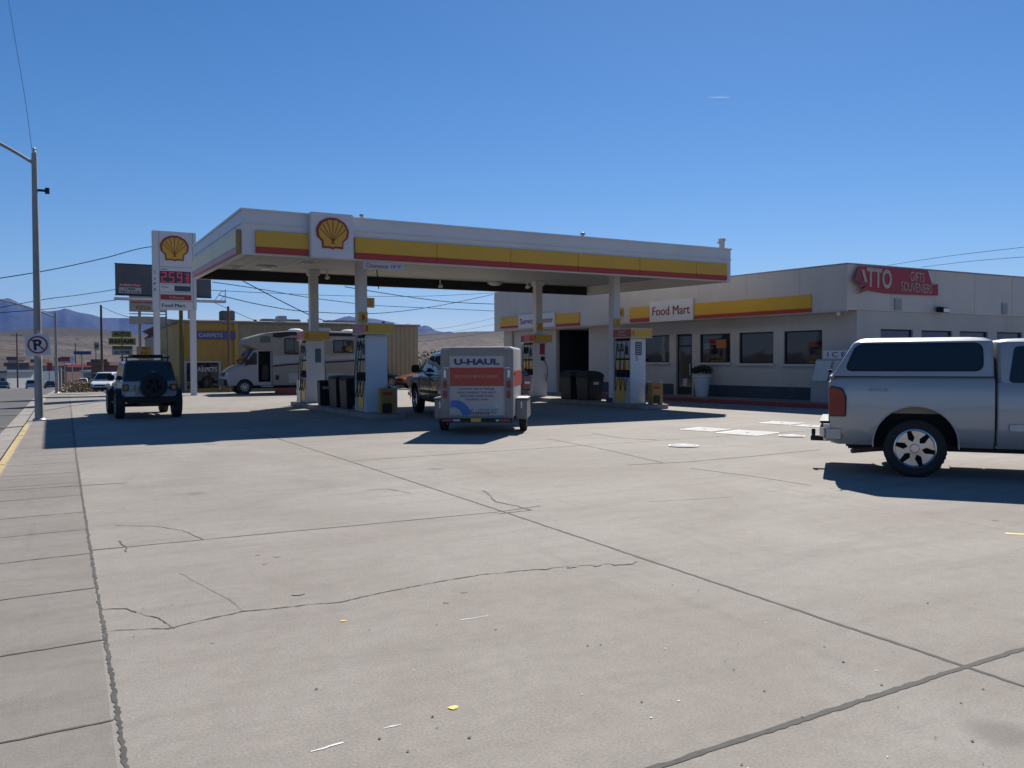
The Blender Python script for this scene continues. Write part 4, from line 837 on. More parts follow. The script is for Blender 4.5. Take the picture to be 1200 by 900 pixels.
# no parking sign (tilted a little)
ns = thing('no_parking_sign', 'square no parking sign with a struck-out letter P strapped to the lamp pole', 'sign', (p1.x + .0, p1.y - .14, 0)); zc = atD(47, 404.5, 23.3).z; wS = .30
ca = R(4)
def NP(u, v, w): return Vector((u * math.cos(ca) - v * math.sin(ca), -w, zc + u * math.sin(ca) + v * math.cos(ca)))
MB().prism(roundpoly([(-wS, -wS), (wS, -wS), (wS, wS), (-wS, wS)], .04), NP, 0, .008).build('panel', M['white'], ns, smooth=False)
def ring(r0, r1, z0, z1, n=40):
    mb = MB(); V = [];
    for i in range(n):
        a = 2 * math.pi * i / n
        for r, w in ((r0, z0), (r1, z0), (r1, z1), (r0, z1)): V.append(NP(r * math.cos(a), r * math.sin(a), w))
    return mb.add(V, [(4 * i + k, 4 * ((i + 1) % n) + k, 4 * ((i + 1) % n) + (k + 1) % 4, 4 * i + (k + 1) % 4) for i in range(n) for k in range(4)])
V = MB(); letter(V, 'P', NP(0, -.15, .009), NP(1, 0, 0) - NP(0, 0, 0), NP(0, 1, 0) - NP(0, 0, 0), .20, .30, .03); V.build('lettering', M['black'], ns, smooth=False)
rr = ring(.205, .245, .013, .016); rr.prism([(-.155, .13), (-.13, .155), (.155, -.13), (.13, -.155)], NP, .0135, .0165); rr.build('prohibition_ring', M['maroon'], ns, smooth=False)
p2 = G(66.5, 456); l2 = street_lamp((p2.x, p2.y, gz(p2.y)), 5.0, 'second street lamp farther up the walk with a long rising arm', (-4.6, 0, 1.25), .10)
# price sign
S0 = at = atD(205, 400, 40); SYp = S0.y
def SP(px, py): q = onY(px, py, SYp); return q
x0, x1 = SP(178.2, 300).x, SP(229.2, 300).x; zt = SP(203, 272).z; zb = SP(203, 363.5).z; xm = (x0 + x1) / 2; hw = (x1 - x0) / 2
ps = thing('price_sign', 'tall white shell price sign reading 2.59 in red on two square posts', 'sign', (xm, SYp, 0))
for i, s in enumerate((-1, 1)): MB().box(s * (hw - .16) - .14, s * (hw - .16) + .14, -.10, .10, 0, zb + .3).build('post', M['white'], ps, bevel=.02)
pn = MB().box(-hw, hw, -.18, .18, zb, zt).build('cabinet', M['white'], ps, bevel=.02)
zz = lambda py: SP(203, py).z
def sx(px): return SP(px, 300).x - xm
fr = MB()
for y in (313.5, 333.6, 343, 353.2): fr.box(-hw + .3, hw - .16, -.19, -.181, zz(y) - .012, zz(y) + .012)
fr.box(-hw + .28, -hw + .305, -.19, -.181, zb + .02, zt - .02).box(hw - .165, hw - .14, -.19, -.181, zb + .02, zt - .02); fr.build('panel_divider', M['polegrey'], ps, smooth=False)
pecten(ps, (sx(204), -.182, zz(293.5)), (1, 0, 0), (0, 0, 1), (sx(221) - sx(187.5)) * 1.0)
ld = MB().box(sx(186.5), sx(222.5), -.192, -.181, zz(332.2), zz(318.4)).build('led_panel', M['navy'], ps)
def seg(ch, cx, w, zb_, h, mb):
    S = {'2': 'abged', '5': 'afgcd', '9': 'abcdfg'}[ch]; t_ = w * .20; hw_ = w / 2; hm = h / 2
    B = {'a': (-hw_, hw_, h - t_, h), 'd': (-hw_, hw_, 0, t_), 'g': (-hw_, hw_, hm - t_ / 2, hm + t_ / 2), 'f': (-hw_, -hw_ + t_, hm, h), 'e': (-hw_, -hw_ + t_, 0, hm), 'b': (hw_ - t_, hw_, hm, h), 'c': (hw_ - t_, hw_, 0, hm)}
    for k, s in enumerate(S): a, b, c_, d = B[s]; mb.box(cx + a, cx + b, -.197 - k * .0006, -.193, zb_ + c_, zb_ + d)
lm_ = MB(); hz_ = zz(319.6) - zz(331.2)
for ch, px in (('2', 191.3), ('5', 200.3), ('9', 209.5)): seg(ch, sx(px), sx(205.8) - sx(200), zz(331.2), hz_, lm_)
for zz0 in (0, .5): seg('9', sx(218.5), (sx(205.8) - sx(200)) * .62, zz(331.2) + hz_ * zz0, hz_ * .46, lm_)
lm_.build('led_digits', M['led'], ld, smooth=False)
MB().box(sx(203.3), sx(222.3), -.192, -.181, zz(341.5), zz(335.2)).build('price_panel', mat('blank_price', (.03, .05, .075), .4), ps)
rb = MB().box(sx(186.8), sx(223), -.192, -.181, zz(351.8), zz(345.6)).build('red_bar', M['dred'], ps)
letter(MB(), 'V-Power', (sx(206), -.193, zz(350.4)), (1, 0, 0), (0, 0, 1), sx(215) - sx(197), .12).build('lettering', M['cream'], rb, smooth=False)
lt = MB(); letter(lt, 'Regular', (sx(192), -.182, zz(317.4)), (1, 0, 0), (0, 0, 1), sx(196) - sx(188), .09); letter(lt, 'Diesel', (sx(192), -.182, zz(337.9)), (1, 0, 0), (0, 0, 1), sx(196) - sx(188), .09); lt.build('grade_lettering', M['maroon'], ps, smooth=False)
lt = MB(); letter(lt, 'Food Mart', (sx(202), -.182, zz(360.2)), (1, 0, 0), (0, 0, 1), sx(215.5) - sx(188.5), .17, .0); letter(lt, 'Food Mart', (sx(202) + .016, -.1826, zz(360.2)), (1, 0, 0), (0, 0, 1), sx(215.5) - sx(188.5), .17, .0); 
for ch, y in (('C', 321.0), ('A', 328.2), ('F', 334.2), ('E', 341)): letter(lt, ch, (sx(180.8), -.182, zz(y + 1)), (1, 0, 0), (0, 0, 1), .10, .13)
lt.build('blue_lettering', M['dblue'], ps, smooth=False)
# billboard on a single pole
BYY = 48.9
def Q(px, py, Y): return onY(px, py, Y)
b0, b1 = Q(135, 330, BYY).x, Q(247, 330, BYY).x; bt, bb = Q(150, 310, BYY).z, Q(150, 345.3, BYY).z; bx = Q(213.2, 400, BYY).x
bl = thing('billboard', 'large faded dark grey billboard on one pole behind the price sign', 'billboard', (bx, BYY, 0)); a0, a1 = b0 - bx, b1 - bx
MB().box(a0, a1, -.12, .12, bb, bt).build('panel', M['bill'], bl, bevel=.02)
q = MB(); q.box(a0 - .02, a1 + .02, -.14, .14, bt, bt + .04).box(a0 - .02, a1 + .02, -.14, .14, bb - .05, bb - .003); q.build('frame', M['black'], bl, smooth=False)
q = MB(); q.box(a0 - .08, a1 + .7, -.75, -.15, bb - .32, bb - .2); q.tube([(a1 + .65, -.7, bb - .2), (a1 + .68, -.7, bb + .42)], .025).tube([(a1 + .1, -.7, bb - .2), (a1 + .45, -.7, bb + .3), (a1 + .62, -.7, bb + .3)], .02).tube([(a1 + .4, -.7, bb - .2), (a1 + .66, -.7, bb + .1)], .018); q.build('catwalk', M['steel'], bl, smooth=False)
MB().lathe([(0, 0), (.115, 0), (.10, bt), (0, bt)], 12).build('pole', mat('olive_pole', (.10, .085, .04), .8, var=.2), bl, loc=(0, .25, 0))
pl = MB(); qa, qb = Q(139, 330, BYY).x - bx, Q(165, 330, BYY).x - bx; z1, z0 = Q(150, 337, BYY).z, Q(150, 343.8, BYY).z
ph = MB().box(qa, qb, -.128, -.122, z0, z1).build('phone_panel', M['alu'], bl); z2 = Q(150, 332, BYY).z; z3 = Q(150, 336, BYY).z
MB().box(qa, qb, -.128, -.122, z3, z2).build('red_strip', M['dred'], bl); letter(MB(), 'Available Now', ((qa + qb) / 2, -.130, z3 + .03), (1, 0, 0), (0, 0, 1), (qb - qa) * .94, .12).build('strip_lettering', M['offwhite'], bl, smooth=False)
letter(letter(MB(), '1-888', ((qa + qb) / 2, -.130, (z0 + z1) / 2 + .015), (1, 0, 0), (0, 0, 1), (qb - qa) * .5, (z1 - z0) * .34, .02), '561-3118', ((qa + qb) / 2, -.130, z0 + .03), (1, 0, 0), (0, 0, 1), (qb - qa) * .85, (z1 - z0) * .36, .02).build('number_lettering', M['black'], bl, smooth=False)
# pizza sign
PY = 53.0
def panel(t, px0, px1, py0, py1, Y, X0, m, name='panel', d=.12, off=0.0):
    a, b = Q(px0, (py0 + py1) / 2, Y), Q(px1, (py0 + py1) / 2, Y); c = Q((px0 + px1) / 2, py0, Y), Q((px0 + px1) / 2, py1, Y)
    MB().box(a.x - X0, b.x - X0, -d - off, d - off, c[1].z, c[0].z).build(name, m, t, bevel=.015); return a.x - X0, b.x - X0, c[1].z, c[0].z
X0 = Q(164, 400, PY).x; pz = thing('pizza_sign', 'cream double panel pizza sign on a pole under the billboard', 'sign', (X0, PY, 0))
a, b, c_, d = panel(pz, 151.5, 194, 347, 365.5, PY, X0, M['cream']); letter(MB(), 'PIZZA', ((a * .62 + b * .38), -.124, c_ + .10), (1, 0, 0), (0, 0, 1), (b - a) * .42, .24, .03).build('lettering', M['orange'], pz, smooth=False)
MB().prism([(a + .08, d - .36), (a + .75, d - .38), (a + 1.2, d - .34), (a + 1.3, d - .42), (a + .12, d - .44)], lambda u, v, w: Vector((u, w, v)), -.127, -.121).build('swoosh', M['red'], pz, smooth=False)
panel(pz, 151.5, 194, 371, 380, PY, X0, M['cream'])
q = MB(); zc_ = Q(164, 368, PY).z; q.box(a, b, -.05, .05, zc_ - .02, zc_ + .03); q.cyl((0, 0, 0), (0, 0, c_), .08, n=10); xr = Q(195, 380, PY).x - X0; q.cyl((xr, .0, 0), (xr, 0, d), .05, n=8); q.build('frame_posts', M['polegrey'], pz, smooth=False)
# auto repair sign
AY = 66.0; X0 = Q(143, 400, AY).x; ar = thing('auto_repair_sign', 'stack of three small panels reading AUTO REPAIR beside the road', 'sign', (X0, AY, gz(AY)))
for nm, px0, px1, y0, y1, tx, m, ml, fs in (('top_panel', 131, 154, 388, 395.2, 'AUTO', M['yellow'], M['black'], .78), ('middle_panel', 127, 159, 396.3, 404, 'REPAIR', M['yellow'], M['black'], .9), ('bottom_panel', 131, 155, 405.3, 416, 'ALL WORK', M['offwhite'], M['black'], .8)):
    a, b = Q(px0, 400, AY).x - X0, Q(px1, 400, AY).x - X0; z0, z1 = Q(143, y1, AY).z - gz(AY), Q(143, y0, AY).z - gz(AY)
    pp = MB().box(a, b, -.08, .08, z0, z1).build(nm, mat('mustard_panel', (.42, .33, .05), .6, dirt=.2) if m is M['yellow'] else m, ar, bevel=.01)
    letter(MB(), tx, ((a + b) / 2, -.084, z0 + (z1 - z0) * (.2 if tx != 'ALL WORK' else .12)), (1, 0, 0), (0, 0, 1), (b - a) * fs, (z1 - z0) * (.62 if tx != 'ALL WORK' else .36), .03).build('lettering', ml, pp, smooth=False)
    if tx == 'ALL WORK': MB().box(a + .03, b - .03, -.09, -.084, z0 + (z1 - z0) * .62, z1 - .03).build('olive_strip', mat('olive_strip', (.16, .15, .03), .6), pp)
MB().cyl((0, .12, 0), (0, .12, Q(143, 387, AY).z - gz(AY)), .07, n=10).build('post', M['polegrey'], ar)
# small yellow sign
YY = 60.0; X0 = Q(168, 408, YY).x; ys = thing('yellow_sign', 'small square yellow and orange sign right of the AUTO REPAIR panels', 'sign', (X0, YY, gz(YY)))
a, b, c_, d = panel(ys, 160, 177, 401, 415.5, YY, X0, M['yellow']); V = MB(); letter(V, 'OPEN', (0, -.124, c_ + .6), (1, 0, 0), (0, 0, 1), .62, .18, .02); letter(V, 'SALE', (0, -.124, c_ + .33), (1, 0, 0), (0, 0, 1), .5, .18, .02); letter(V, 'TODAY', (0, -.124, c_ + .08), (1, 0, 0), (0, 0, 1), .6, .14, .02); V.build('lettering', M['dred'], ys, smooth=False); MB().cyl((0, 0, 0), (0, 0, c_), .06).build('post', M['polegrey'], ys)
# wooden utility poles
def upole(px, pyb, pyt, D, label, r=.12, m='wood', arms=()):
    b = atD(px, pyb, D); z0 = gz(b.y); zt_ = atD(px, pyt, D).z; t = thing('utility_pole', label, 'utility pole', (b.x, b.y, z0), group='utility poles'); h = zt_ - z0
    MB().lathe([(0, 0), (r, 0), (r * .75, h), (0, h)], 12).build('pole', M[m], t)
    for k, (dz, w) in enumerate(arms): 
        cr = MB().box(-w, w, -.05, .05, h - dz - .06, h - dz + .06).build('crossarm', M['wood'], t, bevel=.01); q = MB()
        for x in (-w * .9, -w * .4, w * .4, w * .9): q.cyl((x, 0, h - dz + .06), (x, 0, h - dz + .2), .03, n=6)
        q.build('insulators', M['steel'], cr, smooth=False)
    return t
upole(119.7, 440, 357.5, 75, 'wooden utility pole left of the AUTO REPAIR sign')
upole(20.5, 435, 390.5, 170, 'distant thin wooden pole across the road at far left', .16, arms=((.4, 1.1),))
upole(268.6, 457, 359, 44.6, 'rusty brown pole in front of the yellow building beside the roof tank', .085, 'rust')
upole(222.5, 458, 364, 60, 'thin grey pole rising behind the yellow building', .10, 'steel')
upole(89, 440, 402, 260, 'very distant thin pole above the blue roofed sign', .18)
# overhead wires
def wire(label, pts, r=.017):
    P = [atD(x, y, D) for x, y, D in pts]; out = []
    for i in range(len(P) - 1):                                  # smooth the run
        p0, p1, p2, p3 = P[max(i - 1, 0)], P[i], P[i + 1], P[min(i + 2, len(P) - 1)]
        for k in range(8):
            t = k / 8; out.append(0.5 * ((2 * p1) + (p2 - p0) * t + (2 * p0 - 5 * p1 + 4 * p2 - p3) * t * t + (3 * p1 - p0 - 3 * p2 + p3) * t ** 3))
    out.append(P[-1]); o = MB().tube([q - out[0] for q in out], r, 5).build('overhead_wire', M['wirem'], loc=out[0]); tag(o, label, 'power line', 'overhead wires')
wire('sagging wire crossing the sky behind the tall lamp pole towards the shell sign', [(-90, 340, 52), (0, 326, 56), (60, 316, 60), (120, 303, 64), (178, 289, 68), (230, 293, 70), (300, 305, 74), (420, 325, 80)], .034)
wire('wire meeting the left edge of the billboard about halfway down', [(-60, 372, 60), (45, 352, 62), (90, 346, 65), (137, 339, 68)], .026)
wire('lowest wire on the left passing just over the mountain ridge', [(-80, 374, 60), (0, 366.5, 62), (66, 361, 64), (136, 351.5, 68)], .026)
wire('thin drop wire from the wooden pole to the pizza sign', [(120, 360, 75), (136, 367, 65), (152, 372, 54)], .02)
wire('upper long wire seen under the canopy from the billboard to the second column', [(249, 330.5, 62), (300, 338, 66), (365, 349, 72), (430, 357, 80), (470, 359.5, 88), (580, 364.5, 100)], .030)
wire('flat faint wire seen high under the canopy', [(246, 340, 62), (330, 344, 70), (420, 347, 80), (500, 347, 90), (585, 343, 100)], .022)
wire('wire from the billboard catwalk sagging behind the first column', [(257, 346, 50), (310, 358, 58), (360, 365, 66), (440, 367.2, 75), (510, 359, 86), (578, 345, 96)], .030)
wire('steep wire dropping from the canopy edge towards the roof air conditioner', [(270, 322, 60), (288, 331, 60), (330, 353, 60), (365, 370, 60), (392, 380, 60)], .034)
wire('strong wire right of the second column sinking to the service center', [(404, 336, 70), (440, 342, 74), (490, 349.5, 80), (536, 354.5, 86), (600, 357, 94)], .036)
for i, (a, b) in enumerate(((382, 372), (388, 380), (395, 389))): wire(('topmost', 'middle', 'lowest')[i] + ' of the three faint far wires left of the service center', [(470, a + 7, 150), (530, a + 1, 150), (600, b - 4, 150)], .022)
wire('lower wire above the tank on the yellow building roof', [(250, 354, 56), (290, 372, 60), (315, 381, 64)], .018)
wire('upper faint wire above the side wall of the shop at right', [(1040, 311, 90), (1120, 299, 80), (1260, 283, 70)], .022)
wire('lower faint wire above the side wall of the shop at right', [(1080, 313, 90), (1150, 305, 80), (1260, 297, 70)], .022)
wire('thin nearly vertical wire rising from the top of the tall lamp pole', [(38, 180, 23.3), (30, 120, 24), (20, 60, 25), (10, 0, 26), (2, -60, 27)], .006)
# ------------------------------------------------------------------ buildings north of the station
def X50(px): return Q(px, 420, 50).x
yb = thing('yellow_warehouse', 'long low metal building, left end painted yellow with a blue name board, rest tan', 'building')
xa, xm_, xe = X50(209), X50(278), X50(490); H = 3.9
MB().box(xa, xm_, 50, 62, -.6, H).build('yellow_wall', M['yelside'], yb, smooth=False); MB().box(xm_ + .003, xe, 50.02, 62, -.6, H).build('tan_wall', M['tanside'], yb, smooth=False)
MB().prism([(49.85, H + .004), (62.1, H + .004), (62.1, H + .25), (56, H + .5), (49.85, H + .14)], lambda u, v, w: Vector((w, u, v)), xa - .1, xe + .12).build('roof', M['roofm'], yb, bevel=.01)
q = MB()
a, b = Q(225, 390, 49.9).x, Q(276, 390, 49.9).x; z0, z1 = Q(250, 397.5, 49.9).z, Q(250, 388, 49.9).z
nb = MB().box(a, b, 49.88, 49.985, z0, z1).build('name_board', M['blue'], yb, bevel=.01); letter(MB(), 'CARPETS', (a * .58 + b * .42, 49.877, z0 + .12), (1, 0, 0), (0, 0, 1), (b - a) * .55, .22, .02).build('lettering', M['cream'], nb, smooth=False)
a, b = Q(216, 440, 49.9).x, Q(259, 440, 49.9).x; z1 = Q(240, 423, 49.9).z
fw_ = MB().box(a, b, 49.9, 49.99, z1 - .1, z1).box(a, a + .12, 49.9, 49.99, 0, z1 - .1).box(b - .12, b, 49.9, 49.99, 0, z1 - .1).box((a + b) / 2 - .5, (a + b) / 2 - .4, 49.9, 49.99, 0, z1 - .1).build('storefront', M['alu'], yb, smooth=False)
MB().box(a + .12, b - .12, 49.95, 49.985, .15, z1 - .1).build('pane', M['glass'], fw_); letter(MB(), 'CARPETS', ((a + b) / 2 + .15, 49.945, z1 - .62), (1, 0, 0), (0, 0, 1), 1.3, .26, .02).build('window_lettering', M['offwhite'], fw_, smooth=False)
for x in (211.5, 277): 
    a = X50(x); MB().box(a - .12, a + .12, 49.9, 49.995, -.3, H).build('corner_trim', M['yellow'] if 0 else mat('mustard_trim', (.42, .26, .05), .6), yb, bevel=.01)
# roof plant on the warehouse: separate things
def onroof(px0, px1, pyt, pyb, Y, name, label, m, cat, extra=None, d=1.0):
    a, b = Q(px0, pyt, Y), Q(px1, pyt, Y); w = (b.x - a.x) / 2; zt_ = a.z; zb_ = H + .15
    t = thing(name, label, cat, ((a.x + b.x) / 2, Y, zb_)); h = zt_ - zb_
    MB().box(-w, w, -d / 2, d / 2, .06, h).build('casing', M[m], t, bevel=.03); q = MB()
    for x in (-w * .8, w * .8): q.box(x - .05, x + .05, -d * .4, d * .4, -.12, .06)
    q.build('skid', M['steel'], t, smooth=False)
    if h > .3:
        g = MB(); k = .14
        while k < h - .06: g.box(-w * .85, w * .85, -d / 2 - .012, -d / 2 - .002, k, k + .02); k += .07
        g.build('grille', M['polegrey'], t, smooth=False)
    return t
onroof(258, 273.5, 364.5, 379, 51.5, 'roof_tank', 'grey box tank with a mast standing on the yellow building roof', 'bill', 'tank')
onroof(306, 350, 373.8, 381, 53, 'air_conditioner', 'long pale air conditioner on the tan roof left of the first column', 'polegrey', 'air conditioner')
onroof(324.5, 334, 370.4, 381, 51.6, 'air_conditioner', 'small white square vent box in front of the long roof air conditioner', 'offwhite', 'air conditioner')
onroof(380.5, 416, 375.5, 381.5, 53, 'air_conditioner', 'second pale air conditioner on the tan roof between the two left columns', 'polegrey', 'air conditioner')
onroof(362.5, 368, 373.5, 381, 51.6, 'roof_chimney', 'short brown chimney box on the tan roof beside the first column', 'cream', 'chimney')
for px, py, l in ((285.5, 376, 'left of two short dark roof pipes on the warehouse'), (299, 374.5, 'right of two short dark roof pipes on the warehouse'), (449.5, 376.5, 'lone dark roof pipe on the warehouse right of the second column')):
    a = Q(px, py, 51.2); mb = MB().lathe([(0, -.1), (.07, -.1), (.07, a.z - H - .25), (.10, a.z - H - .23), (.10, a.z - H - .16), (0, a.z - H - .14)], 10); tag(mb.build('roof_pipe', M['black'], loc=(a.x, 51.2, H + .15)), l, 'pipe')
# building behind: tan shop with white awning beam at the left
tb = thing('tan_shop', 'tan shop building with a flat white awning seen left of the yellow building', 'building'); XL = Q(186, 420, 66).x
MB().box(XL, xa - .02 + 1.2, 62.2, 78, -.6, 3.7).build('wall', M['tanside'], tb, smooth=False); 
MB().prism([(XL - .1, 3.704), (xa + 1.3, 3.704), (xa + .2, 4.35), (XL + .9, 4.5)], lambda u, v, w: Vector((u, w, v)), 62.1, 78.1).build('roof', M['rust'], tb, bevel=.01)
a, b = Q(184, 417, 56).x, Q(206, 417, 56).x; z0 = Q(195, 418.5, 56).z; MB().box(a, max(b, a + .5), 55.5, 62.1, z0, z0 + .2).build('awning', M['offwhite'], tb, bevel=.01); MB().box(a, a + .08, 55.5, 55.6, -.1, z0).build('awning_post', M['offwhite'], tb)
# far street: low buildings and roadside signs
def farbox(name, label, px0, px1, pyt, pyb, D, m, roof=None, depth=10, wins=3, cat='building'):
    a, b = atD(px0, pyb, D), atD(px1, pyb, D); z0 = gz((a.y + b.y) / 2) - .35; z1 = atD((px0 + px1) / 2, pyt, D).z; w = (b - a).length / 2; rz_ = math.atan2(b.y - a.y, b.x - a.x)
    t = thing(name, label, cat, ((a.x + b.x) / 2, (a.y + b.y) / 2, z0), rz_); h = z1 - z0
    MB().box(-w, w, 0, depth, 0, h * .86).build('wall', M[m], t, smooth=False); MB().box(-w - .4, w + .4, -.5, depth + .4, h * .863, h).build('roof', M[roof or 'roofm'], t, bevel=.05)
    for k in range(wins):
        x = -w + (k + .5) * 2 * w / wins; wd = w / wins * .55
        wn = MB().box(x - wd, x + wd, -.06, -.003, h * .25, h * .62).build('window', M['offwhite'], t, bevel=.02); MB().box(x - wd * .88, x + wd * .88, -.08, -.062, h * .28, h * .59).build('pane', M['glass'], wn)
    return t
farbox('far_shop', 'low dark roofed shop across the road left of the lamp pole', 8, 34, 425, 444, 190, 'teal', 'brick', 14)
farbox('far_shop', 'long pale shed across the road at the far left edge', -40, 8, 434, 446, 180, 'offwhite', 'roofm', 10, 5)
farbox('far_shop', 'brown building with a long red roof beyond the lamp poles', 50, 78, 427, 444, 230, 'brick', 'dred', 16)
farbox('far_shop', 'brown brick shop beyond the white truck', 107, 127, 424, 441, 120, 'brick', 'brick', 10, 2)
farbox('far_shop', 'small pale house on the slope between the poles', 96, 108, 434, 444, 210, 'teal', 'offwhite', 8, 2)
farbox('far_shop', 'dark flat building low behind the wooden utility pole', 78, 97, 434, 444, 300, 'rust', 'roofm', 12, 3)
for k, (px, py, D, l) in enumerate(((120, 424, 400, 'small tan house far off on the right of the wooden pole'), (70, 419, 420, 'small house roof on the far slope above the red roof'), (42, 421, 430, 'tiny house on the far slope left of the lamp pole'), (14, 418, 450, 'tiny pale house high on the far left slope'))): farbox('far_house', l, px - 5, px + 5, py, py + 8, D, 'cream', 'rust', 8, 2, 'house')
def roadsign(px0, px1, y0, y1, D, pxp, pyb, label, m, m2='offwhite'):
    c_ = atD(pxp, pyb, D); g0 = gz(c_.y) - .1; t = thing('roadside_sign', label, 'sign', (c_.x, c_.y, g0), group='distant roadside signs'); a, b = atD(px0, y0, D).x - c_.x, atD(px1, y0, D).x - c_.x; z1, z0 = atD(pxp, y0, D).z - g0, atD(pxp, y1, D).z - g0
    MB().box(a, b, -.15, .15, z0, z1).build('panel', M[m], t, bevel=.03); MB().box(a * .8 + b * .2, a * .2 + b * .8, -.17, -.152, z0 * .7 + z1 * .3, z0 * .3 + z1 * .7).build('panel_face', M[m2], t); MB().cyl((0, .3, 0), (0, .3, z1), .12, n=8).build('post', M['polegrey'], t)
roadsign(86, 107, 411.5, 415.5, 150, 96.5, 446, 'long flat blue sign on one post above the roadside scrub', 'blue', 'dblue')
roadsign(82, 88, 417, 424.5, 180, 85, 446, 'bright white box sign right of the red roof', 'white', 'offwhite')
roadsign(55, 61, 425, 434.5, 170, 58, 446, 'small dark red square sign behind the second lamp pole', 'dred', 'bannered')
roadsign(110, 116, 401, 410, 160, 113, 440, 'small grey water tank like sign above the brick shop', 'polegrey', 'bill')
roadsign(106, 126, 421, 424, 140, 116, 440, 'long thin brown sign in front of the brick shop', 'rust', 'brick')
roadsign(70, 82, 418, 423.5, 200, 76, 446, 'dark red panel sign joined to the white box sign', 'dred', 'rust')
# red marker posts beside the far walk
for i, (px, D, l) in enumerate(((70.5, 92, 'left of two thin rusty posts beyond the second lamp'), (74.5, 98, 'right of two thin rusty posts beyond the second lamp'))):
    b = atD(px, 450, D); tag(MB().lathe([(0, 0), (.09, 0), (.09, 2.1), (.13, 2.12), (.13, 2.25), (0, 2.3)], 10).build('marker_post', M['rust'], loc=(b.x, b.y, gz(b.y))), l, 'post', 'rusty posts')
# scrub bushes
def bush(px, py, D, r, label, m='scrub', h=.8, n=900, z=None):
    b = atD(px, py, D); t = thing('shrub', label, 'bush', (b.x, b.y, gz(b.y) if z is None else z), group='roadside shrubs'); rn = random.Random(int(px * 7 + py)); mb = MB()
    for k in range(n):
        a = rn.uniform(0, 6.28); rr_ = r * rn.random() ** .6; zz_ = h * rn.random() * (1.05 - (rr_ / r) ** 2 * .8); c = Vector((rr_ * math.cos(a), rr_ * math.sin(a) * .7, zz_ + .03)); u = Vector((rn.uniform(-1, 1), rn.uniform(-1, 1), rn.uniform(-.2, 1))).normalized(); w = u.orthogonal().normalized(); l = r * rn.uniform(.05, .11)
        mb.add([c - u * l, c + w * l * .35, c + u * l, c - w * l * .35], [(0, 1, 2, 3)])
    mb.build('foliage', M[m], t, smooth=False); st = MB()
    for k in range(7): a = k * .9; st.cyl((0, 0, 0), (r * .5 * math.cos(a), r * .4 * math.sin(a), h * .6), .02, .008, 5)
    st.build('stems', M['wood'], t, smooth=False)
for (px, py, D, r, l, m, h) in ((88, 452, 68, 1.3, 'wide dry bush at the roadside left of the white truck', 'scrub', 1.0), (99, 451, 72, 1.2, 'rounded tan bush just left of the white truck', 'scrub', 1.1), (105, 450, 80, 1.1, 'small dry bush behind the white truck', 'scrub', 1.0), (206, 462, 47, .5, 'dry grass clump at the foot of the yellow wall', 'scrub', .9), (216, 460, 48, .35, 'small dry tuft beside the olive pole', 'scrub', .7), (498, 452, 62, 1.6, 'dark green bush beyond the tan building corner', 'leaf', 2.6), (512, 453, 70, 2.2, 'dark green tree like bush behind the towing pickup', 'leaf', 3.0), (560, 452, 90, 2.2, 'green bush far behind the trailer', 'leaf', 2.0)): bush(px, py, D, r, l, m, h)
# ------------------------------------------------------------------ vehicles (local x forward, y left)
def ringx(x, w, zb, zt, sh_=.14):
    h = zt - zb
    half = [(0, zb), (w * .90, zb), (w * .965, zb + .10 * h), (w * .995, zb + .32 * h), (w, zb + .55 * h), (w * .992, zb + .78 * h), (w * .97, zt - sh_ * .35), (w * .93, zt), (0, zt)]
    return [Vector((x, y, z)) for y, z in half] + [Vector((x, -y, z)) for y, z in half[-2:0:-1]]
def body(par, name, st, paint, arches=(), R_=.5, zc=.40, bevel=.03, inner=.30):
    mb = MB().loft([ringx(*s) for s in st]); W_ = max(s[1] for s in st); mats = [paint, M['dark']]
    if arches:
        cut = MB()
        for x in arches:
            for s in (-1, 1): cut.cyl((x, s * (W_ - inner), zc), (x, s * (W_ + .3), zc), R_, n=36)
        mb = boolcut(mb, cut, mats)
        for i, f in enumerate(mb.f):
            c = sum((mb.v[k] for k in f), Vector()) / len(f)
            if any(((c.x - x) ** 2 + (c.z - zc) ** 2) ** .5 < R_ + .004 and abs(c.y) < W_ * .995 and (all(abs(((mb.v[k].x - x) ** 2 + (mb.v[k].z - zc) ** 2) ** .5 - R_) < .01 for k in f) or all(abs(abs(mb.v[k].y) - (W_ - inner)) < .01 for k in f)) for x in arches): mb.m[i] = 1
            else: mb.m[i] = 0
    return mb.build(name, mats, par, bevel=0, ang=32)
def side_y(z, zb, zt, wb, wt): return wb + (wt - wb) * (z - zb) / (zt - zb)
def sidepatch(poly, s, zb, zt, wb, wt, off=.006, th=.02):
    mb = MB(); n = len(poly); V = [Vector((x, s * (side_y(z, zb, zt, wb, wt) + off), z)) for x, z in poly] + [Vector((x, s * (side_y(z, zb, zt, wb, wt) + off - th), z)) for x, z in poly]
    return mb.add(V, [tuple(range(n)), tuple(range(2 * n - 1, n - 1, -1))] + [(i, (i + 1) % n, n + (i + 1) % n, n + i) for i in range(n)])
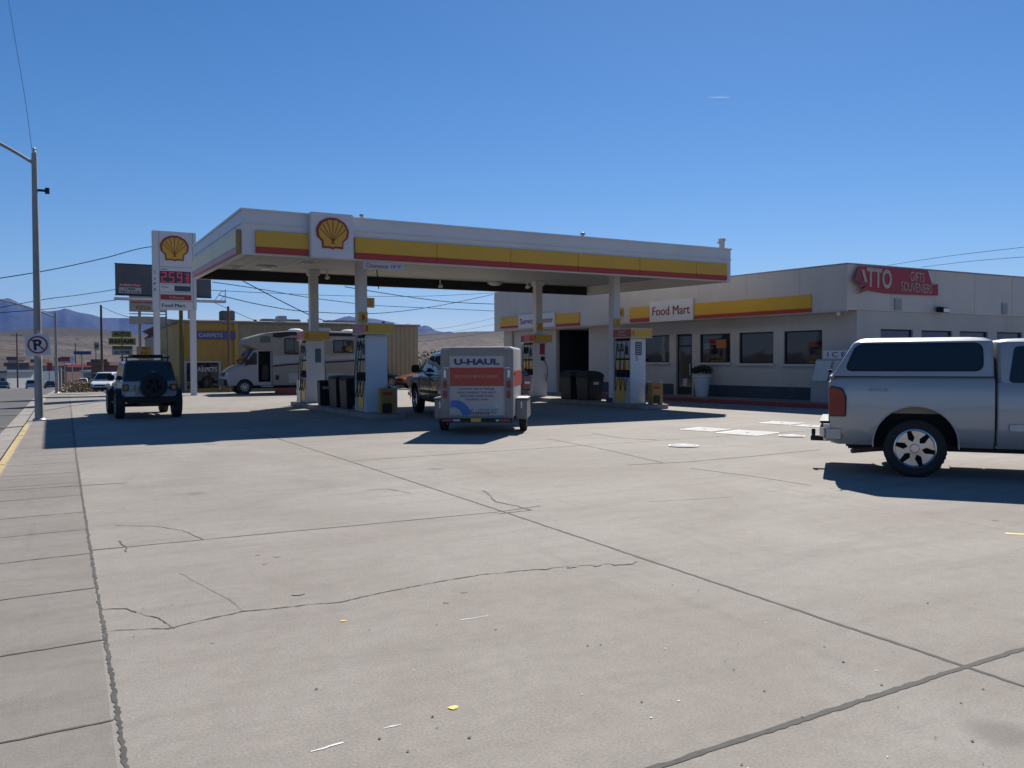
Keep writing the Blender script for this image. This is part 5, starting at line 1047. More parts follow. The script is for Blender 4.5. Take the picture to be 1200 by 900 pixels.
def greenhouse(par, paint, zb, zt, rb, fb, rt, ft, wb, wt, wins, crown=.05, name='cabin', glass=None, front=True, rear=True):
    glass = glass or M['vglass']; rings = []
    for t, ins in ((0, 0), (.5, 0), (.92, 0), (.975, .008), (1, .03), (1.0 + crown * .5 / (zt - zb), .09), (1.0 + crown * .75 / (zt - zb), .25)):
        z = zb + (zt - zb) * t; tt = min(t, 1); x0 = rb + (rt - rb) * tt + ins; x1 = fb + (ft - fb) * tt - ins; w = wb + (wt - wb) * tt - ins
        rings.append([Vector((x, y, z)) for x, y in roundpoly([(x0, -w), (x1, -w), (x1, w), (x0, w)], .10, 3)])
    cb = MB().loft(rings).build(name, paint, par, ang=28)
    z0, z1 = zb + .03, zt - .075
    for (a0, a1, b0, b1) in wins:                          # bottom-rear, bottom-front, top-rear, top-front x
        for s in (-1, 1): sidepatch(roundpoly([(a0, z0), (a1, z0), (b1, z1), (b0, z1)], .06), s, zb, zt, wb, wt).build('side_window', glass, cb, smooth=False)
    def endpatch(xb, xt, d, nm):
        P = []
        for y, z in roundpoly([(-wb * .88, zb + .05), (wb * .88, zb + .05), (wt * .86, zt - .06), (-wt * .86, zt - .06)], .08):
            t = (z - zb) / (zt - zb); P.append(Vector((xb + (xt - xb) * t + d * .008, y, z)))
        n = len(P); MB().add(P + [p - Vector((d * .02, 0, 0)) for p in P], [tuple(range(n)), tuple(range(2 * n - 1, n - 1, -1))] + [(i, (i + 1) % n, n + (i + 1) % n, n + i) for i in range(n)]).build(nm, glass, cb, smooth=False)
    if front: endpatch(fb, ft, 1, 'windshield')
    if rear: endpatch(rb, rt, -1, 'rear_window')
    return cb
def wheel(par, x, y, r, w, rr, s, spokes=6, m='chrome', style='spoke'):
    """y = centre of tyre; s = outer side sign"""
    h = w / 2; prof = [(rr, -h * .85), (r - .05, -h), (r - .012, -h * .86), (r, -h * .6), (r, h * .6), (r - .012, h * .86), (r - .05, h), (rr, h * .85)]
    ty = MB().lathe(prof, 40, 'Y', mi=0).build('wheel', M['rubber'], par, loc=(x, y, r)); o = s * h * .55
    if 1:
        tr = MB()
        for k in range(40):
            a = 2 * math.pi * k / 40; c = Vector((math.cos(a), 0, math.sin(a))) * (r - .004)
            tr.obox(c - Vector((0, 0, 0)), (0, 1, 0), (math.cos(a), 0, math.sin(a)), (-math.sin(a), 0, math.cos(a)), w * .9, .006, .022)
        tr.build('tread', M['rubber'], ty, smooth=False)
    rim = MB().lathe([(rr * 1.0, s * h * .88), (rr * .93, s * h * .92), (rr * .88, o * .9), (rr * .86, -s * h * .6), (rr, -s * h * .85)], 36, 'Y')
    MB().lathe([(0, -s * h * .2), (rr * .86, -s * h * .2), (rr * .86, -s * h * .3), (0, -s * h * .3)], 24, 'Y').build('brake_disc', M['dark'], ty)
    rim.lathe([(0, o * 1.1), (rr * .20, o * 1.1), (rr * .26, o * .8), (rr * .26, 0), (0, 0)], 20, 'Y')
    for k in range(spokes):
        a = 2 * math.pi * (k + .3) / spokes; u = Vector((math.cos(a), 0, math.sin(a))); v = Vector((-math.sin(a), 0, math.cos(a))); P = []
        w0, w1 = rr * .19, rr * (.42 if spokes <= 6 else .17)
        for d0, ww, yy in ((rr * .18, w0, o * .95), (rr * .52, rr * (.115 if spokes <= 6 else .11), o * .9), (rr * .90, w1, o * .95)):
            P.append([u * d0 + v * ww + Vector((0, yy, 0)), u * d0 - v * ww + Vector((0, yy, 0)), u * d0 - v * ww * .9 + Vector((0, yy - s * .035, 0)), u * d0 + v * ww * .9 + Vector((0, yy - s * .035, 0))])
        rim.loft(P)
    rim.build('rim', M[m], ty, ang=40)
    return ty
def place(root, contact, heading, lx, ly):
    """put local ground point (lx,ly) of root on world point contact, with the given heading"""
    c, s = math.cos(heading), math.sin(heading); root.location = (contact[0] - (c * lx - s * ly), contact[1] - (s * lx + c * ly), contact[2] if len(contact) > 2 else 0); root.rotation_euler = (0, 0, heading)
def bx(par, name, m, x0, x1, y0, y1, z0, z1, bevel=.01): return MB().box(x0, x1, y0, y1, z0, z1).build(name, m, par, bevel=bevel)
def camdir(lat, dep): return math.atan2(lat * -.477 + dep * .879, lat * .879 + dep * .477)
def pickup(name, label, paint, cap=False, crew=False, r=.395, rimm='chrome'):
    t = thing(name, label, 'pickup truck'); ax = (-1.825, 1.825); hf = (-2.90, -.88)
    body(t, 'bed', [(-2.915, .955, .52, 1.25), (-2.90, .985, .44, 1.34), (-2.80, 1.0, .42, 1.37), (-1.8, 1.008, .42, 1.372), (-.885, 1.005, .42, 1.37), (-.875, .985, .44, 1.35)], paint, (ax[0],), .52, .45)
    body(t, 'cab_body', [(-.855, .985, .44, 1.28), (-.84, 1.005, .42, 1.30), (.4, 1.008, .42, 1.29), (1.30, 1.0, .42, 1.25), (1.5, .995, .44, 1.225), (2.3, .985, .44, 1.16), (2.72, .96, .46, 1.08), (2.86, .90, .50, .98), (2.90, .84, .55, .90)], paint, (ax[1],), .52, .45)
    wn = [(-.70, .08, -.66, .05), (.16, 1.10, .13, .55)] if crew or True else []
    greenhouse(t, paint, 1.27, 1.86, -.845, 1.38, -.84, .50, .945, .79, [(-.72, .02, -.64, .0), (.10, 1.12, .08, .52)], .045, rear=not cap)
    if cap:
        zb, zt, wb, wt = 1.378, 1.875, .955, .82; cw = greenhouse(t, paint, zb, zt, -2.90, -.872, -2.60, -.872, wb, wt, [], .06, 'topper', front=False)
        for s in (-1, 1):
            w_ = sidepatch(roundpoly([(-2.70, 1.475), (-1.03, 1.475), (-1.03, 1.815), (-2.56, 1.815)], .10, 6), s, zb, zt, wb, wt, .008, .02).build('side_window', M['vglass'], cw, smooth=False)
            sidepatch(roundpoly([(-2.735, 1.45), (-1.005, 1.45), (-1.005, 1.84), (-2.575, 1.84)], .12, 6), s, zb, zt, wb, wt, .004, .02).build('window_seal', M['black'], w_, smooth=False)
        MB().box(-2.92, -.885, -.965, .965, 1.371, 1.382).build('seal', M['black'], cw, bevel=.002)
        MB().box(-2.955, -2.90, -.12, .12, 1.42, 1.47).build('latch', M['black'], cw, bevel=.01)
    for s in (-1, 1):
        X = lambda a, b: (min(s * a, s * b), max(s * a, s * b))
        tl = MB().prism(roundpoly([(-2.925, .83), (-2.72, .83), (-2.715, 1.08), (-2.76, 1.20), (-2.925, 1.235)], .03), lambda u, v, w: Vector((u, w, v)), s * .80, s * 1.018).build('taillight', M['lens'], t, bevel=.008)
        MB().box(-2.928, -2.90, *X(.85, 1.0), 1.0, 1.06).build('clear_lens', M['clear'], tl); MB().prism(roundpoly([(-2.918, .815), (-2.70, .815), (-2.695, 1.09), (-2.745, 1.215), (-2.918, 1.25)], .03), lambda u, v, w: Vector((u, w, v)), s * .80, s * 1.010).build('light_bezel', M['black'], tl)
        MB().box(1.9 + .55, 2.88, *X(.62, .955), .80, 1.0).build('headlight', M['clear'], t, bevel=.03)
        # door shut lines, handle, moulding
        for x in (.06, 1.22, ): MB().box(x - .006, x + .006, *X(1.0, 1.011), .5, 1.28).build('door_seam', M['dark'], t)
        for x in (-.12, .72) if crew else (-.30, .62): MB().box(x - .11, x + .11, *X(1.008, 1.045), 1.06, 1.10).build('door_handle', M['black'], t, bevel=.012)
        MB().box(-.72, 1.1, *X(1.006, 1.022), .66, .76).build('side_moulding', M['steel'] if not crew else M['black'], t, bevel=.008)
        MB().loft([[Vector((1.0 + a, s * y, z)) for a, z in ((0, 1.28), (.14, 1.28), (.12, 1.52), (0, 1.52))] for y in (1.05, 1.28)]).build('mirror', M['black'], t, bevel=.03); MB().box(1.02, 1.08, *X(.94, 1.06), 1.30, 1.35).build('mirror_arm', M['black'], t)
        # black arch lip
        V = []; 
        for x0 in ax:
            pts = [(x0 + .53 * math.cos(a), s * 1.0, .45 + .53 * math.sin(a)) for a in [R(-5 + 190 * i / 24) for i in range(25)]]; MB().tube(pts, .009, 6).build('arch_lip', paint, t)
        for x0 in ax: wheel(t, x0, s * .865, r, .25, .268, s, 6, rimm)
        # inner wheel tub panel seen above the tyre
        MB().box(ax[0] - .36, ax[0] + .36, *X(.70, .74), .86, .97).build('wheel_tub', M['cream'], t) if s < 0 else None
    bm = MB().box(-3.05, -2.86, -.96, .96, .47, .70).build('rear_bumper', M['chrome'], t, bevel=.05); MB().box(-3.055, -2.90, -.80, .80, .704, .735).build('step_pad', M['black'], bm, bevel=.01)
    for s in (-1, 1): MB().box(-2.99, -2.74, min(s * .94, s * 1.0), max(s * .94, s * 1.0), .47, .67).build('bumper_end', M['silver'], bm, bevel=.03)
    MB().box(-3.20, -2.85, -.05, .05, .38, .46).cyl((-3.16, 0, .46), (-3.16, 0, .56), .03).build('tow_hitch', M['black'], t, bevel=.01)
    MB().box(2.80, 2.98, -.93, .93, .45, .68).build('front_bumper', M['chrome'], t, bevel=.06); MB().box(2.86, 2.925, -.60, .60, .72, 1.0).build('grille', M['black'], t, bevel=.02)
    MB().tube([(-2.0, -.55, .36), (-2.35, -.70, .34), (-2.62, -.93, .33)], .035, 8).build('tail_pipe', M['rust'], t)
    MB().box(-2.7, 2.6, -.5, .5, .32, .43).build('chassis', M['black'], t, bevel=.03); MB().cyl((-1.825, -.8, .40), (-1.825, .8, .40), .07).lathe([(0, -.14), (.17, -.08), (.17, .08), (0, .14)], 14, 'Y', (-1.825, 0, .40)).build('rear_axle', M['black'], t)
    if cap:
        for s in (-1, 1): letter(MB(), '4X4', (-2.30, s * 1.0125, 1.17), (-s, 0, 0), (0, 0, 1), .26, .055, .01).build('emblem_lettering', M['polegrey'], t, smooth=False)
    MB().box(-2.935, -2.915, -.74, .74, .66, 1.30).build('tailgate', paint, t, bevel=.008)
    return t
silver = pickup('pickup_truck', 'silver pickup truck with matching bed topper parked at the right edge', M['silver'], cap=True)
place(silver, G(1072, 559.5), camdir(.927, -.375), -1.825, -.98)
dark = pickup('pickup_truck', 'dark slate pickup truck towing the white cargo trailer between the pump islands', M['darkpaint'], crew=True, r=.40)
hd = R(90 - 7); pf = G(487, 481.5); place(dark, (9.75, 24.45, 0), hd, 1.825, .98)
# ---- box trailer
tr = thing('cargo_trailer', 'white and orange U-HAUL cargo trailer hitched behind the dark pickup', 'trailer')
TW, Z0, Z1 = .80, .36, 1.93
MB().loft([[Vector((x, y, z)) for y, z in roundpoly([(-TW + i, Z0), (TW - i, Z0), (TW - i, Z1 - i * .6), (-TW + i, Z1 - i * .6)], .07, 4)] for x, i in ((-1.25, .01), (-1.20, 0), (.9, 0), (1.28, .10), (1.45, .30))]).build('box_body', M['trl'], tr, ang=30)
q = MB()
for s in (-1, 1): q.box(-1.262, -1.2, min(s * .615, s * .803), max(s * .615, s * .803), Z0 + .001, Z1 - .06)
q.box(-1.262, -1.2, -.61, .61, Z1 - .19, Z1 - .02); q.box(-1.262, -1.2, -.61, .61, Z0, Z0 + .06); q.build('rear_frame', M['fend'], tr, bevel=.008)
dz0, dz1 = .425, 1.735; dr = bx(tr, 'rear_door', M['trl'], -1.256, -1.205, -.598, .598, dz0, dz1, .006)
rz0, rz1 = 1.07, 1.475; bx(dr, 'red_field', mat('orange_red_print', (.33, .04, .022), .45, var=.05), -1.2595, -1.2565, -.596, .596, rz0, rz1, 0)
def TL(mb, tx, y, z, w, h, off=.01): letter(mb, tx, (-1.2605, y, z), (0, -1, 0), (0, 0, 1), w, h, off)
lb = MB(); TL(lb, 'U-HAUL', 0.0, 1.535, 1.0, .135, .045); 
for k, (tx, w) in enumerate((('LOWEST DECK MEANS', .78), ('MILES AHEAD THE BEST', .86), ('AND SAFE HOME TOWN', .74), ('MOVING VAN', .50))): TL(lb, tx, 0, .985 - k * .078, w, .046, .0)
TL(lb, 'WWW.UHAUL.COM', -.25, .54, .42, .03, 0); lb.build('blue_lettering', M['dblue'], dr, smooth=False)
ml = MB(); TL(ml, 'MOVING MADE EASIER', 0, 1.25, .96, .07, .01); ml.build('faded_lettering', mat('pink_print', (.50, .22, .15), .5), dr, smooth=False)
av = []; cx, cz = .62, .38
for i in range(15): a = R(5 + 88 * i / 14); av.append((cx - .46 * math.sin(a) * 1.05, cz + .37 * math.cos(a)))
P = [(.59, .74), (.50, .765), (.38, .75), (.27, .69), (.19, .60), (.155, .54), (.075, .57), (.19, .428), (.33, .428), (.345, .50), (.40, .56), (.48, .60), (.59, .595)]
MB().prism(P, lambda u, v, w: Vector((w, u, v)), -1.2595, -1.2565).build('blue_arrow', mat('arrow_blue', (.04, .13, .38), .45, var=.15), dr, smooth=False)
q = MB(); rn = random.Random(5)
bx(dr, 'pale_patch', mat('mint_print', (.30, .42, .40), .5), -1.2592, -1.2566, -.57, -.30, .60, .70, 0)
for k in range(9):
    y = .12 - k * .055; h_ = rn.uniform(.03, .08); q.prism([(y, .445), (y + .03, .445), (y + .035, .445 + h_ * .6), (y + .015, .445 + h_), (y - .005, .445 + h_ * .6)], lambda u, v, w: Vector((w, u, v)), -1.2594, -1.2566)
q.build('printed_figures', M['rust'], dr, smooth=False)
for s in (-1, 1):
    X = lambda a, b: (min(s * a, s * b), max(s * a, s * b))
    for z in (.80, 1.02): MB().prism(roundpoly([(s * .665, z), (s * .745, z), (s * .745, z + .17), (s * .665, z + .17)], .04), lambda u, v, w: Vector((w, u, v)), -1.285, -1.2625).build('tail_light', M['lens'], tr, bevel=.004)
    bx(tr, 'reflector', M['clear'], -1.275, -1.2625, *X(.68, .73), 1.26, 1.42, .004); bx(tr, 'door_hinge', M['steel'], -1.28, -1.2625, *X(.62, .74), 1.46, 1.49, .004)
    fd_ = MB().prism(roundpoly([(-.62, .30), (.62, .30), (.62, .52), (.40, .76), (-.62, .76)], .05), lambda u, v, w: Vector((u, w, v)), s * .806, s * 1.06).build('fender', M['fend'], tr, bevel=.015)
    bx(fd_, 'fender_top', M['trl'], -.64, .36, *X(.806, 1.075), .762, .785, .005); bx(fd_, 'marker', M['clear'], -.632, -.622, *X(.92, .95), .55, .70, 0)
    wheel(tr, 0, s * .935, .30, .17, .19, s, 5, 'offwhite'); bx(tr, 'side_lamp', M['lens'], -1.05, -.95, *X(.80, .815), 1.30, 1.36, .003); bx(tr, 'side_band', mat('side_red', (.36, .045, .025), .5), -1.1, 1.2, *X(.8, .803), 1.05, 1.40, 0)
rbm = bx(tr, 'rear_bumper', M['black'], -1.36, -1.262, -.80, .80, .28, .36, .015)
for k, (m, a, b) in enumerate((('red' , .52, .74), ('offwhite', .36, .51), ('red', -.74, -.52), ('offwhite', -.5, -.43))): bx(rbm, 'reflective_tape', M[m], -1.366, -1.361, a, b, .305, .345, 0)
bx(rbm, 'licence_plate', M['yellow'], -1.37, -1.362, -.10, .12, .29, .37, 0); MB().box(-1.28, -1.265, -.32, -.28, .44, .56).cyl((-1.29, -.45, .5), (-1.29, -.15, .5), .015).build('door_latch', M['steel'], dr, bevel=.003)
MB().tube([(1.4, -.5, .42), (2.55, 0, .46)], .04).tube([(1.4, .5, .42), (2.55, 0, .46)], .04).cyl((2.35, 0, .44), (2.75, 0, .47), .06).cyl((2.3, 0, .1), (2.3, 0, .75), .035).build('tow_bar', M['black'], tr)
b = atD(559, 500, 18.0); ht = R(90 - 33.5); place(tr, (b.x, b.y, 0), ht, -1.25, 0)
# ---- jeep like off-roader
jp = thing('off_road_vehicle', 'pale grey blue boxy off-roader with tailgate spare wheel and roof rack', 'off-road car')
P_ = M['jeepblue']
body(jp, 'body', [(-1.93, .76, .55, 1.13), (-1.91, .79, .52, 1.16), (.55, .80, .52, 1.16), (.75, .80, .55, 1.14), (1.85, .66, .60, 1.08), (1.95, .62, .65, 1.0)], P_, (-1.5, 1.48), .46, .42, inner=.26)
g = greenhouse(jp, M['blackpaint'], 1.155, 1.79, -1.90, .62, -1.72, .30, .775, .66, [(-1.80, -1.05, -1.66, -1.05), (-.98, -.32, -.98, -.30), (-.22, .50, -.22, .22)], .035, 'hard_top')
for s in (-1, 1):
    X = lambda a, b: (min(s * a, s * b), max(s * a, s * b))
    for x0 in (-1.5, 1.48):
        pts = [Vector((x0 + .50 * math.cos(a), 0, .44 + .46 * math.sin(a))) for a in [R(0 + 180 * i / 10) for i in range(11)]]
        rg = [[Vector((p.x, s * .74, p.z)), Vector((p.x, s * .95, p.z)), Vector((p.x, s * .95, p.z + .04)), Vector((p.x, s * .74, p.z + .05))] for p in pts]; MB().loft(rg).build('fender_flare', M['black'], jp, bevel=.008)
        wheel(jp, x0, s * .83, .405, .27, .22, s, 5, 'alu')
    tl = bx(jp, 'taillight', M['black'], -1.975, -1.92, *X(.60, .775), .86, 1.07, .015); bx(tl, 'red_lens', M['lens'], -1.985, -1.976, *X(.63, .75), .89, 1.04, .01)
    bx(jp, 'headlight', M['clear'], 1.94, 1.99, *X(.36, .54), .82, .99, .02); MB().box(.42, .55, *X(.80, 1.02), 1.15, 1.34).build('mirror', M['black'], jp, bevel=.03)
    bx(jp, 'side_step', M['black'], -.95, .95, *X(.74, .88), .40, .46, .02); bx(jp, 'door_handle', M['black'], -.25, -.10, *X(.80, .83), 1.02, 1.05, .008); bx(jp, 'door_seam', M['dark'], -.285, -.275, *X(.795, .803), .58, 1.15, 0); bx(jp, 'door_seam', M['dark'], .60, .61, *X(.795, .803), .58, 1.15, 0)
bx(jp, 'rear_bumper', M['black'], -2.08, -1.92, -.80, .80, .50, .68, .04); bx(jp, 'front_bumper', M['black'], 1.95, 2.12, -.78, .78, .50, .66, .04); bx(jp, 'grille', M['black'], 1.945, 1.965, -.33, .33, .78, 1.03, .01)
bx(jp, 'licence_plate', M['offwhite'], -2.0, -1.985, .42, .70, .70, .83, .004); bx(jp, 'badge', M['blackpaint'], -1.945, -1.925, .40, .45, .90, 1.05, .004)
sw = wheel(jp, 0, 0, .385, .26, .21, 1, 5, 'black'); sw.name = 'spare_wheel'; sw.location = (-2.10, -.10, 1.02); sw.rotation_euler = (0, 0, math.pi / 2)
bx(jp, 'tailgate_hinge', M['black'], -1.95, -1.92, -.62, -.40, .92, .97, .005); bx(jp, 'spare_carrier', M['black'], -2.0, -1.92, -.28, .08, .80, 1.20, .02)
bx(jp, 'underbody', M['black'], -1.8, 1.8, -.42, .42, .36, .53, .05); MB().cyl((-1.5, -.75, .41), (-1.5, .75, .41), .06).build('rear_axle', M['black'], jp); bx(jp, 'muffler', M['rust'], -1.86, -1.66, -.35, .30, .40, .52, .04)
rk = MB(); 
for y in (-.62, .62): rk.box(-1.55, .25, y - .02, y + .02, 1.88, 1.93)
for x in (-1.5, -1.05, -.6, -.15, .2): rk.box(x - .02, x + .02, -.62, .62, 1.885, 1.92)
for y in (-.6, .6):
    for x in (-1.4, -.1): rk.box(x - .02, x + .02, y - .02, y + .02, 1.78, 1.89)
rk.build('roof_rack', M['black'], jp, smooth=False); bx(jp, 'rack_load', M['black'], -1.35, -.25, -.48, .45, 1.925, 1.99, .02)
bx(jp, 'brake_light', M['lens'], -2.0, -1.96, -.16, -.04, 1.44, 1.48, .004)
jp.scale = (.93, .93, .93); place(jp, G(134.5, 490.5), R(90 + 2.0), -1.5 * .93, .965 * .93)
# ---- motorhome
rv = thing('motorhome', 'beige motorhome with dark swooshes and an open cab door in front of the warehouse', 'motorhome')
f = lambda u, v, w: Vector((u, w, v)); HW = 1.15
coach = roundpoly([(-4.05, .48), (1.72, .42), (1.72, 2.18), (2.55, 2.30), (3.05, 2.52), (2.85, 2.86), (1.9, 3.14), (.8, 3.24), (-3.95, 3.22)], .12, 4)
rings = [[Vector((x * k + (1 - k) * -.5, y, 1.8 + (z - 1.8) * k)) for x, z in coach] for y, k in ((-HW, .985), (-HW + .05, 1), (HW - .05, 1), (HW, .985))]
cut = MB().cyl((-2.45, -2, .36), (-2.45, 2, .36), .46, n=32); boolcut(MB().loft(rings), cut, [M['rvbody'], M['dark']]).build('coach_body', [M['rvbody'], M['dark']], rv, ang=30)
cabp = [(1.60, .45), (3.95, .45), (4.0, .80), (3.92, 1.10), (3.55, 1.38), (3.12, 1.52), (2.60, 2.25), (2.45, 2.32), (1.60, 2.32)]
rings = [[Vector((x, y, z)) for x, z in roundpoly([(a - (i if a > 2.5 else 0), b - (i * .5 if b > 1.2 else 0)) for a, b in cabp], .08, 3)] for y, i in ((-1.0, .10), (-.93, 0), (.93, 0), (1.0, .10))]
cut = MB(); 
for s in (-1, 1): cut.cyl((3.05, s * .72, .36), (3.05, s * 1.3, .36), .42, n=32)
cut.box(1.78, 2.38, .45, 1.2, .62, 2.18)
boolcut(MB().loft(rings), cut, [M['rvcab'], M['dark']]).build('cab_body', [M['rvcab'], M['dark']], rv, ang=30)
bx(rv, 'door_opening', M['dark'], 1.80, 2.36, .452, .50, .64, 2.16, .0); bx(rv, 'seat', M['black'], 1.83, 2.2, .52, .90, .70, 1.5, .06)
for s in (-1, 1):
    X = lambda a, b: (min(s * a, s * b), max(s * a, s * b))
    MB().prism(roundpoly([(2.45, 1.50), (3.02, 1.50), (2.62, 2.12), (2.45, 2.12)], .05), f, s * .99, s * 1.012).build('cab_window', M['vglass'], rv, smooth=False)
    MB().box(2.92, 3.06, *X(1.02, 1.25), 1.45, 1.78).build('mirror', M['black'], rv, bevel=.03); bx(rv, 'headlight', M['clear'], 3.62, 3.93, *X(.72, .985), .92, 1.12, .04)
    for x0, x1, z0, z1, dv in ((0.0, 1.10, 2.02, 2.86, .55), (-2.55, -1.45, 2.10, 2.78, .5)):
        w = MB().prism(roundpoly([(x0, z0), (x1, z0), (x1, z1), (x0, z1)], .08, 4), f, s * (HW - .01), s * (HW + .02)).build('coach_window', M['black'], rv, smooth=False); bx(w, 'pane', M['vglass'], x0 + .06, x0 + (x1 - x0) * dv - .02, *X(HW + .021, HW + .026), z0 + .06, z1 - .06, 0); bx(w, 'pane', M['vglass'], x0 + (x1 - x0) * dv + .02, x1 - .06, *X(HW + .021, HW + .026), z0 + .06, z1 - .06, 0)
    MB().prism(roundpoly([(1.80, 2.62), (2.32, 2.60), (2.30, 2.95), (1.78, 2.95)], .10, 4), f, s * (HW - .01), s * (HW + .02)).build('loft_window', M['vglass'], rv, smooth=False)
    def sw_(pts, nm, m): MB().prism(pts, f, s * (HW - .008), s * (HW + .008)).build(nm, M[m], rv, smooth=False)
    sw_([(1.66, 3.10), (.9, 3.18), (-.15, 3.17), (-.15, 3.02), (.75, 3.0), (1.30, 2.86), (1.70, 2.90)], 'dark_swoosh', 'black'); sw_([(-.6, 3.14), (-3.0, 3.14), (-3.0, 2.98), (-.6, 3.0)], 'dark_swoosh', 'black'); sw_([(-1.3, 2.92), (-3.4, 3.0), (-3.4, 2.9), (-2.2, 2.86), (-1.2, 2.70)], 'dark_swoosh', 'polegrey')
    sw_([(1.69, 1.46), (.9, 1.54), (-3.6, 1.78), (-3.6, 1.70), (.9, 1.46), (1.69, 1.38)], 'dark_stripe', 'black'); sw_([(1.69, 1.95), (-3.7, 2.0), (-3.7, 1.88), (.8, 1.60), (1.69, 1.52)], 'pale_stripe', 'rvcab')
    bx(rv, 'locker_door', M['rvcab'], -.9, .9, *X(HW - .01, HW + .012), .55, 1.05, .006); bx(rv, 'locker_door', M['rvcab'], -1.95, -1.05, *X(HW - .01, HW + .012), .55, 1.05, .006); bx(rv, 'fuel_flap', M['black'], 1.38, 1.56, *X(HW - .01, HW + .012), .72, .95, .006)
    wheel(rv, 3.05, s * .87, .36, .22, .21, s, 8, 'steel'); wheel(rv, -2.45, s * .95, .36, .26, .21, s, 8, 'steel')
MB().prism([(2.66, 2.24), (3.14, 1.56), (3.16, 1.58), (2.69, 2.27)], f, -.84, .84).build('windshield', M['vglass'], rv, smooth=False); bx(rv, 'front_bumper', M['black'], 3.72, 4.06, -.98, .98, .40, .86, .08); bx(rv, 'grille', M['black'], 3.90, 4.0, -.5, .5, .90, 1.10, .02)
for x, l in ((.35, 'roof_vent'), (-2.5, 'roof_vent')): MB().lathe([(0, .17), (.22, .15), (.38, .08), (.42, 0), (0, 0)], 20).build('roof_vent', M['white'], rv, loc=(x, .4, 3.225))
bx(rv, 'roof_air_conditioner', M['offwhite'], -1.6, -.7, -.35, .35, 3.22, 3.45, .06); bx(rv, 'underbody', M['black'], -3.8, 3.5, -.5, .5, .28, .46, .03)
bx(rv, 'step', M['steel'], 1.70, 2.3, .95, 1.35, .38, .42, .01); MB().cyl((1.4, 1.0, 0), (1.45, 1.0, .42), .03).cyl((.95, 1.0, 0), (.98, 1.0, .42), .03).build('levelling_legs', M['black'], rv)
op = MB().prism(roundpoly([(2.48, .64), (3.22, .64), (3.2, 1.5), (2.9, 2.12), (2.48, 2.16)], .06), lambda u, v, w: Vector((2.40 + w, 1.0 + (u - 2.4) * .9, v)), 0, .06)
rvp = Q(259, 440, 42.6); rv.location = (rvp.x + 4.22, 42.6 + 1.15, 0); rv.rotation_euler = (0, 0, math.pi)
tag(MB().box(-.5, .5, -.2, .2, .0, .28).box(-.42, -.32, -.28, -.2, 0, .2).build('tool_crate', M['dred'], bevel=.03, loc=(Q(334, 455, 42).x, 41.9, 0)), 'low red crate on the ground beside the motorhome', 'crate')
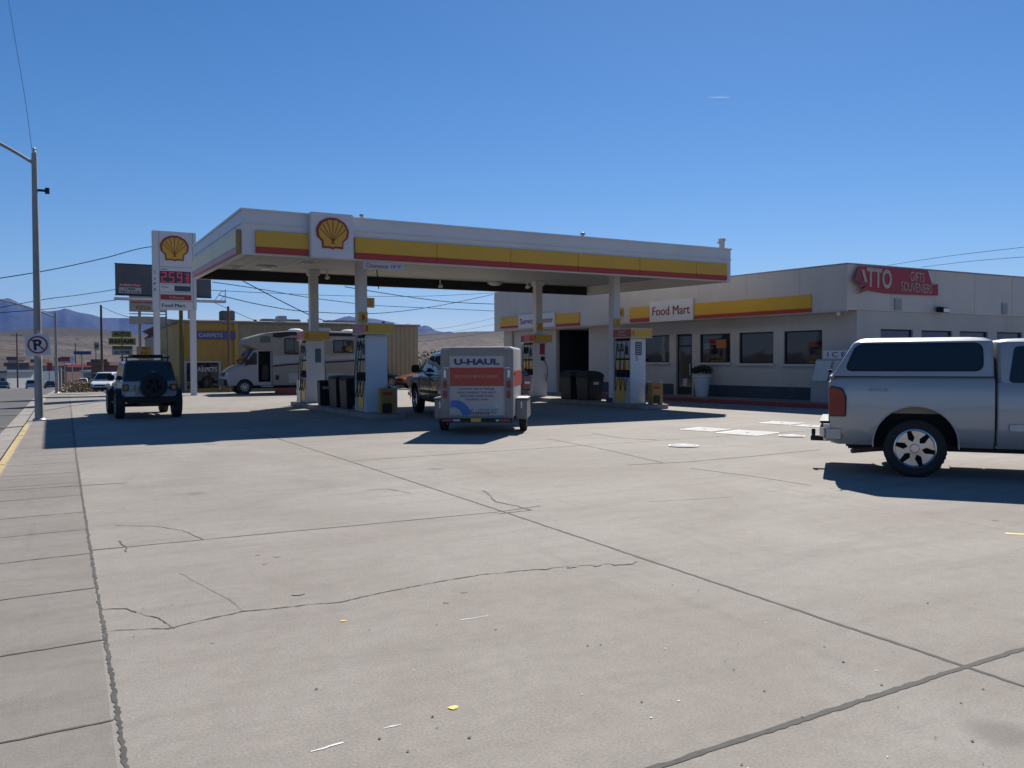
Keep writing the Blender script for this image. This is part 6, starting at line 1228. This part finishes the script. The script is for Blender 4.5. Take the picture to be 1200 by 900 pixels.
# ---- generic cars
def car(label, paint, kind='sedan', cat='car', group=None, name='parked_car'):
    t = thing(name, label, cat, group=group); suv = kind == 'suv'; L = 2.28; zt = 1.0 if suv else .92; r = .36 if suv else .32
    body(t, 'body', [(-L, .74, .42, zt - .18), (-L + .08, .84, .34, zt - .04), (-L + .5, .90, .28, zt), (-.3, .91, .26, zt - .01), (.8, .90, .26, zt - .05), (1.6, .88, .28, zt - .16), (L - .15, .82, .32, zt - .28), (L, .70, .38, zt - .40)], paint, (-1.36, 1.40), r + .06, r, inner=.24)
    if suv: greenhouse(t, paint, zt - .03, 1.66, -2.12, 1.02, -1.85, .28, .84, .66, [(-1.98, -1.25, -1.80, -1.22), (-1.15, -.22, -1.12, -.20), (-.12, .82, -.10, .26)], .04)
    else: greenhouse(t, paint, zt - .03, 1.38, -1.72, 1.05, -1.05, .20, .82, .60, [(-1.40, -.30, -1.0, -.28), (-.20, .84, -.18, .22)], .04)
    for s in (-1, 1):
        X = lambda a, b: (min(s * a, s * b), max(s * a, s * b))
        bx(t, 'headlight', M['clear'], L - .26, L - .02, *X(.50, .80), zt - .42, zt - .29, .03); bx(t, 'taillight', M['lens'], -L - .0, -L + .14, *X(.52, .82), zt - .30, zt - .12, .03); MB().box(.72, .86, *X(.88, 1.06), zt - .02, zt + .12).build('mirror', paint, t, bevel=.03)
        for x0 in (-1.36, 1.40): wheel(t, x0, s * .80, r, .21, r * .64, s, 7, 'steel')
        bx(t, 'door_handle', paint, -.5, -.34, *X(.905, .93), zt - .17, zt - .14, .006)
    bx(t, 'grille', M['black'], L - .10, L + .01, -.45, .45, zt - .52, zt - .36, .02); bx(t, 'front_bumper', M['black'], L - .12, L + .04, -.72, .72, .24, .38, .03); bx(t, 'rear_bumper', M['black'], -L - .04, -L + .1, -.74, .74, .28, .44, .03); bx(t, 'licence_plate', M['offwhite'], -L - .055, -L - .041, -.25, .25, .50, .62, .003)
    return t
g = 'cars on the street'
c1 = car('black car with sunlit roof by the warehouse, just right of the front left dispenser', M['blackpaint'], 'suv'); p = Q(474.5, 452, 47.5); place(c1, (p.x, p.y, 0), R(0), 2.28, -.9)
c2 = car('burnt orange car half hidden between the black car and the dark pickup', M['orangepaint'], 'suv'); p = Q(464, 452, 45.6); place(c2, (p.x + .4, p.y - .4, 0), R(180), 2.28, .9)
c3 = car('white sport utility car facing the camera left of the off-roader', M['whitepaint'], 'suv', group=None); b = atD(117, 457, 72); place(c3, (b.x, b.y, gz(b.y)), R(-90 - 14), 2.28, 0)
for kd, paint, px, D, yaw, l, zo in (('sedan', 'blackpaint', 4, 150, -90, 'dark car driving towards the camera at the far left edge of the street', -2.2), ('suv', 'greypaint', 36.5, 158, 90, 'silver blue car driving away between the left edge and the lamp pole', 0), ('sedan', 'blackpaint', 59, 150, 90, 'dark car on the street just right of the tall lamp pole', 0), ('sedan', 'whitepaint', 56, 190, 90, 'white car ahead of the dark car near the kerb', 0), ('suv', 'greypaint', 9, 200, -90, 'grey car following behind the dark car at far left', 0), ('suv', 'whitepaint', 97, 150, -90, 'white van like car parked behind the roadside scrub', 0)):
    c = car(l, M[paint], kd, group=g if px != 97 else None, name='street_car'); b = atD(px, 440, D); place(c, (b.x, b.y, gz(b.y) - (.13 if px != 97 else 0)), R(yaw), 0, 0)
# ---- a bit of litter by the kerb
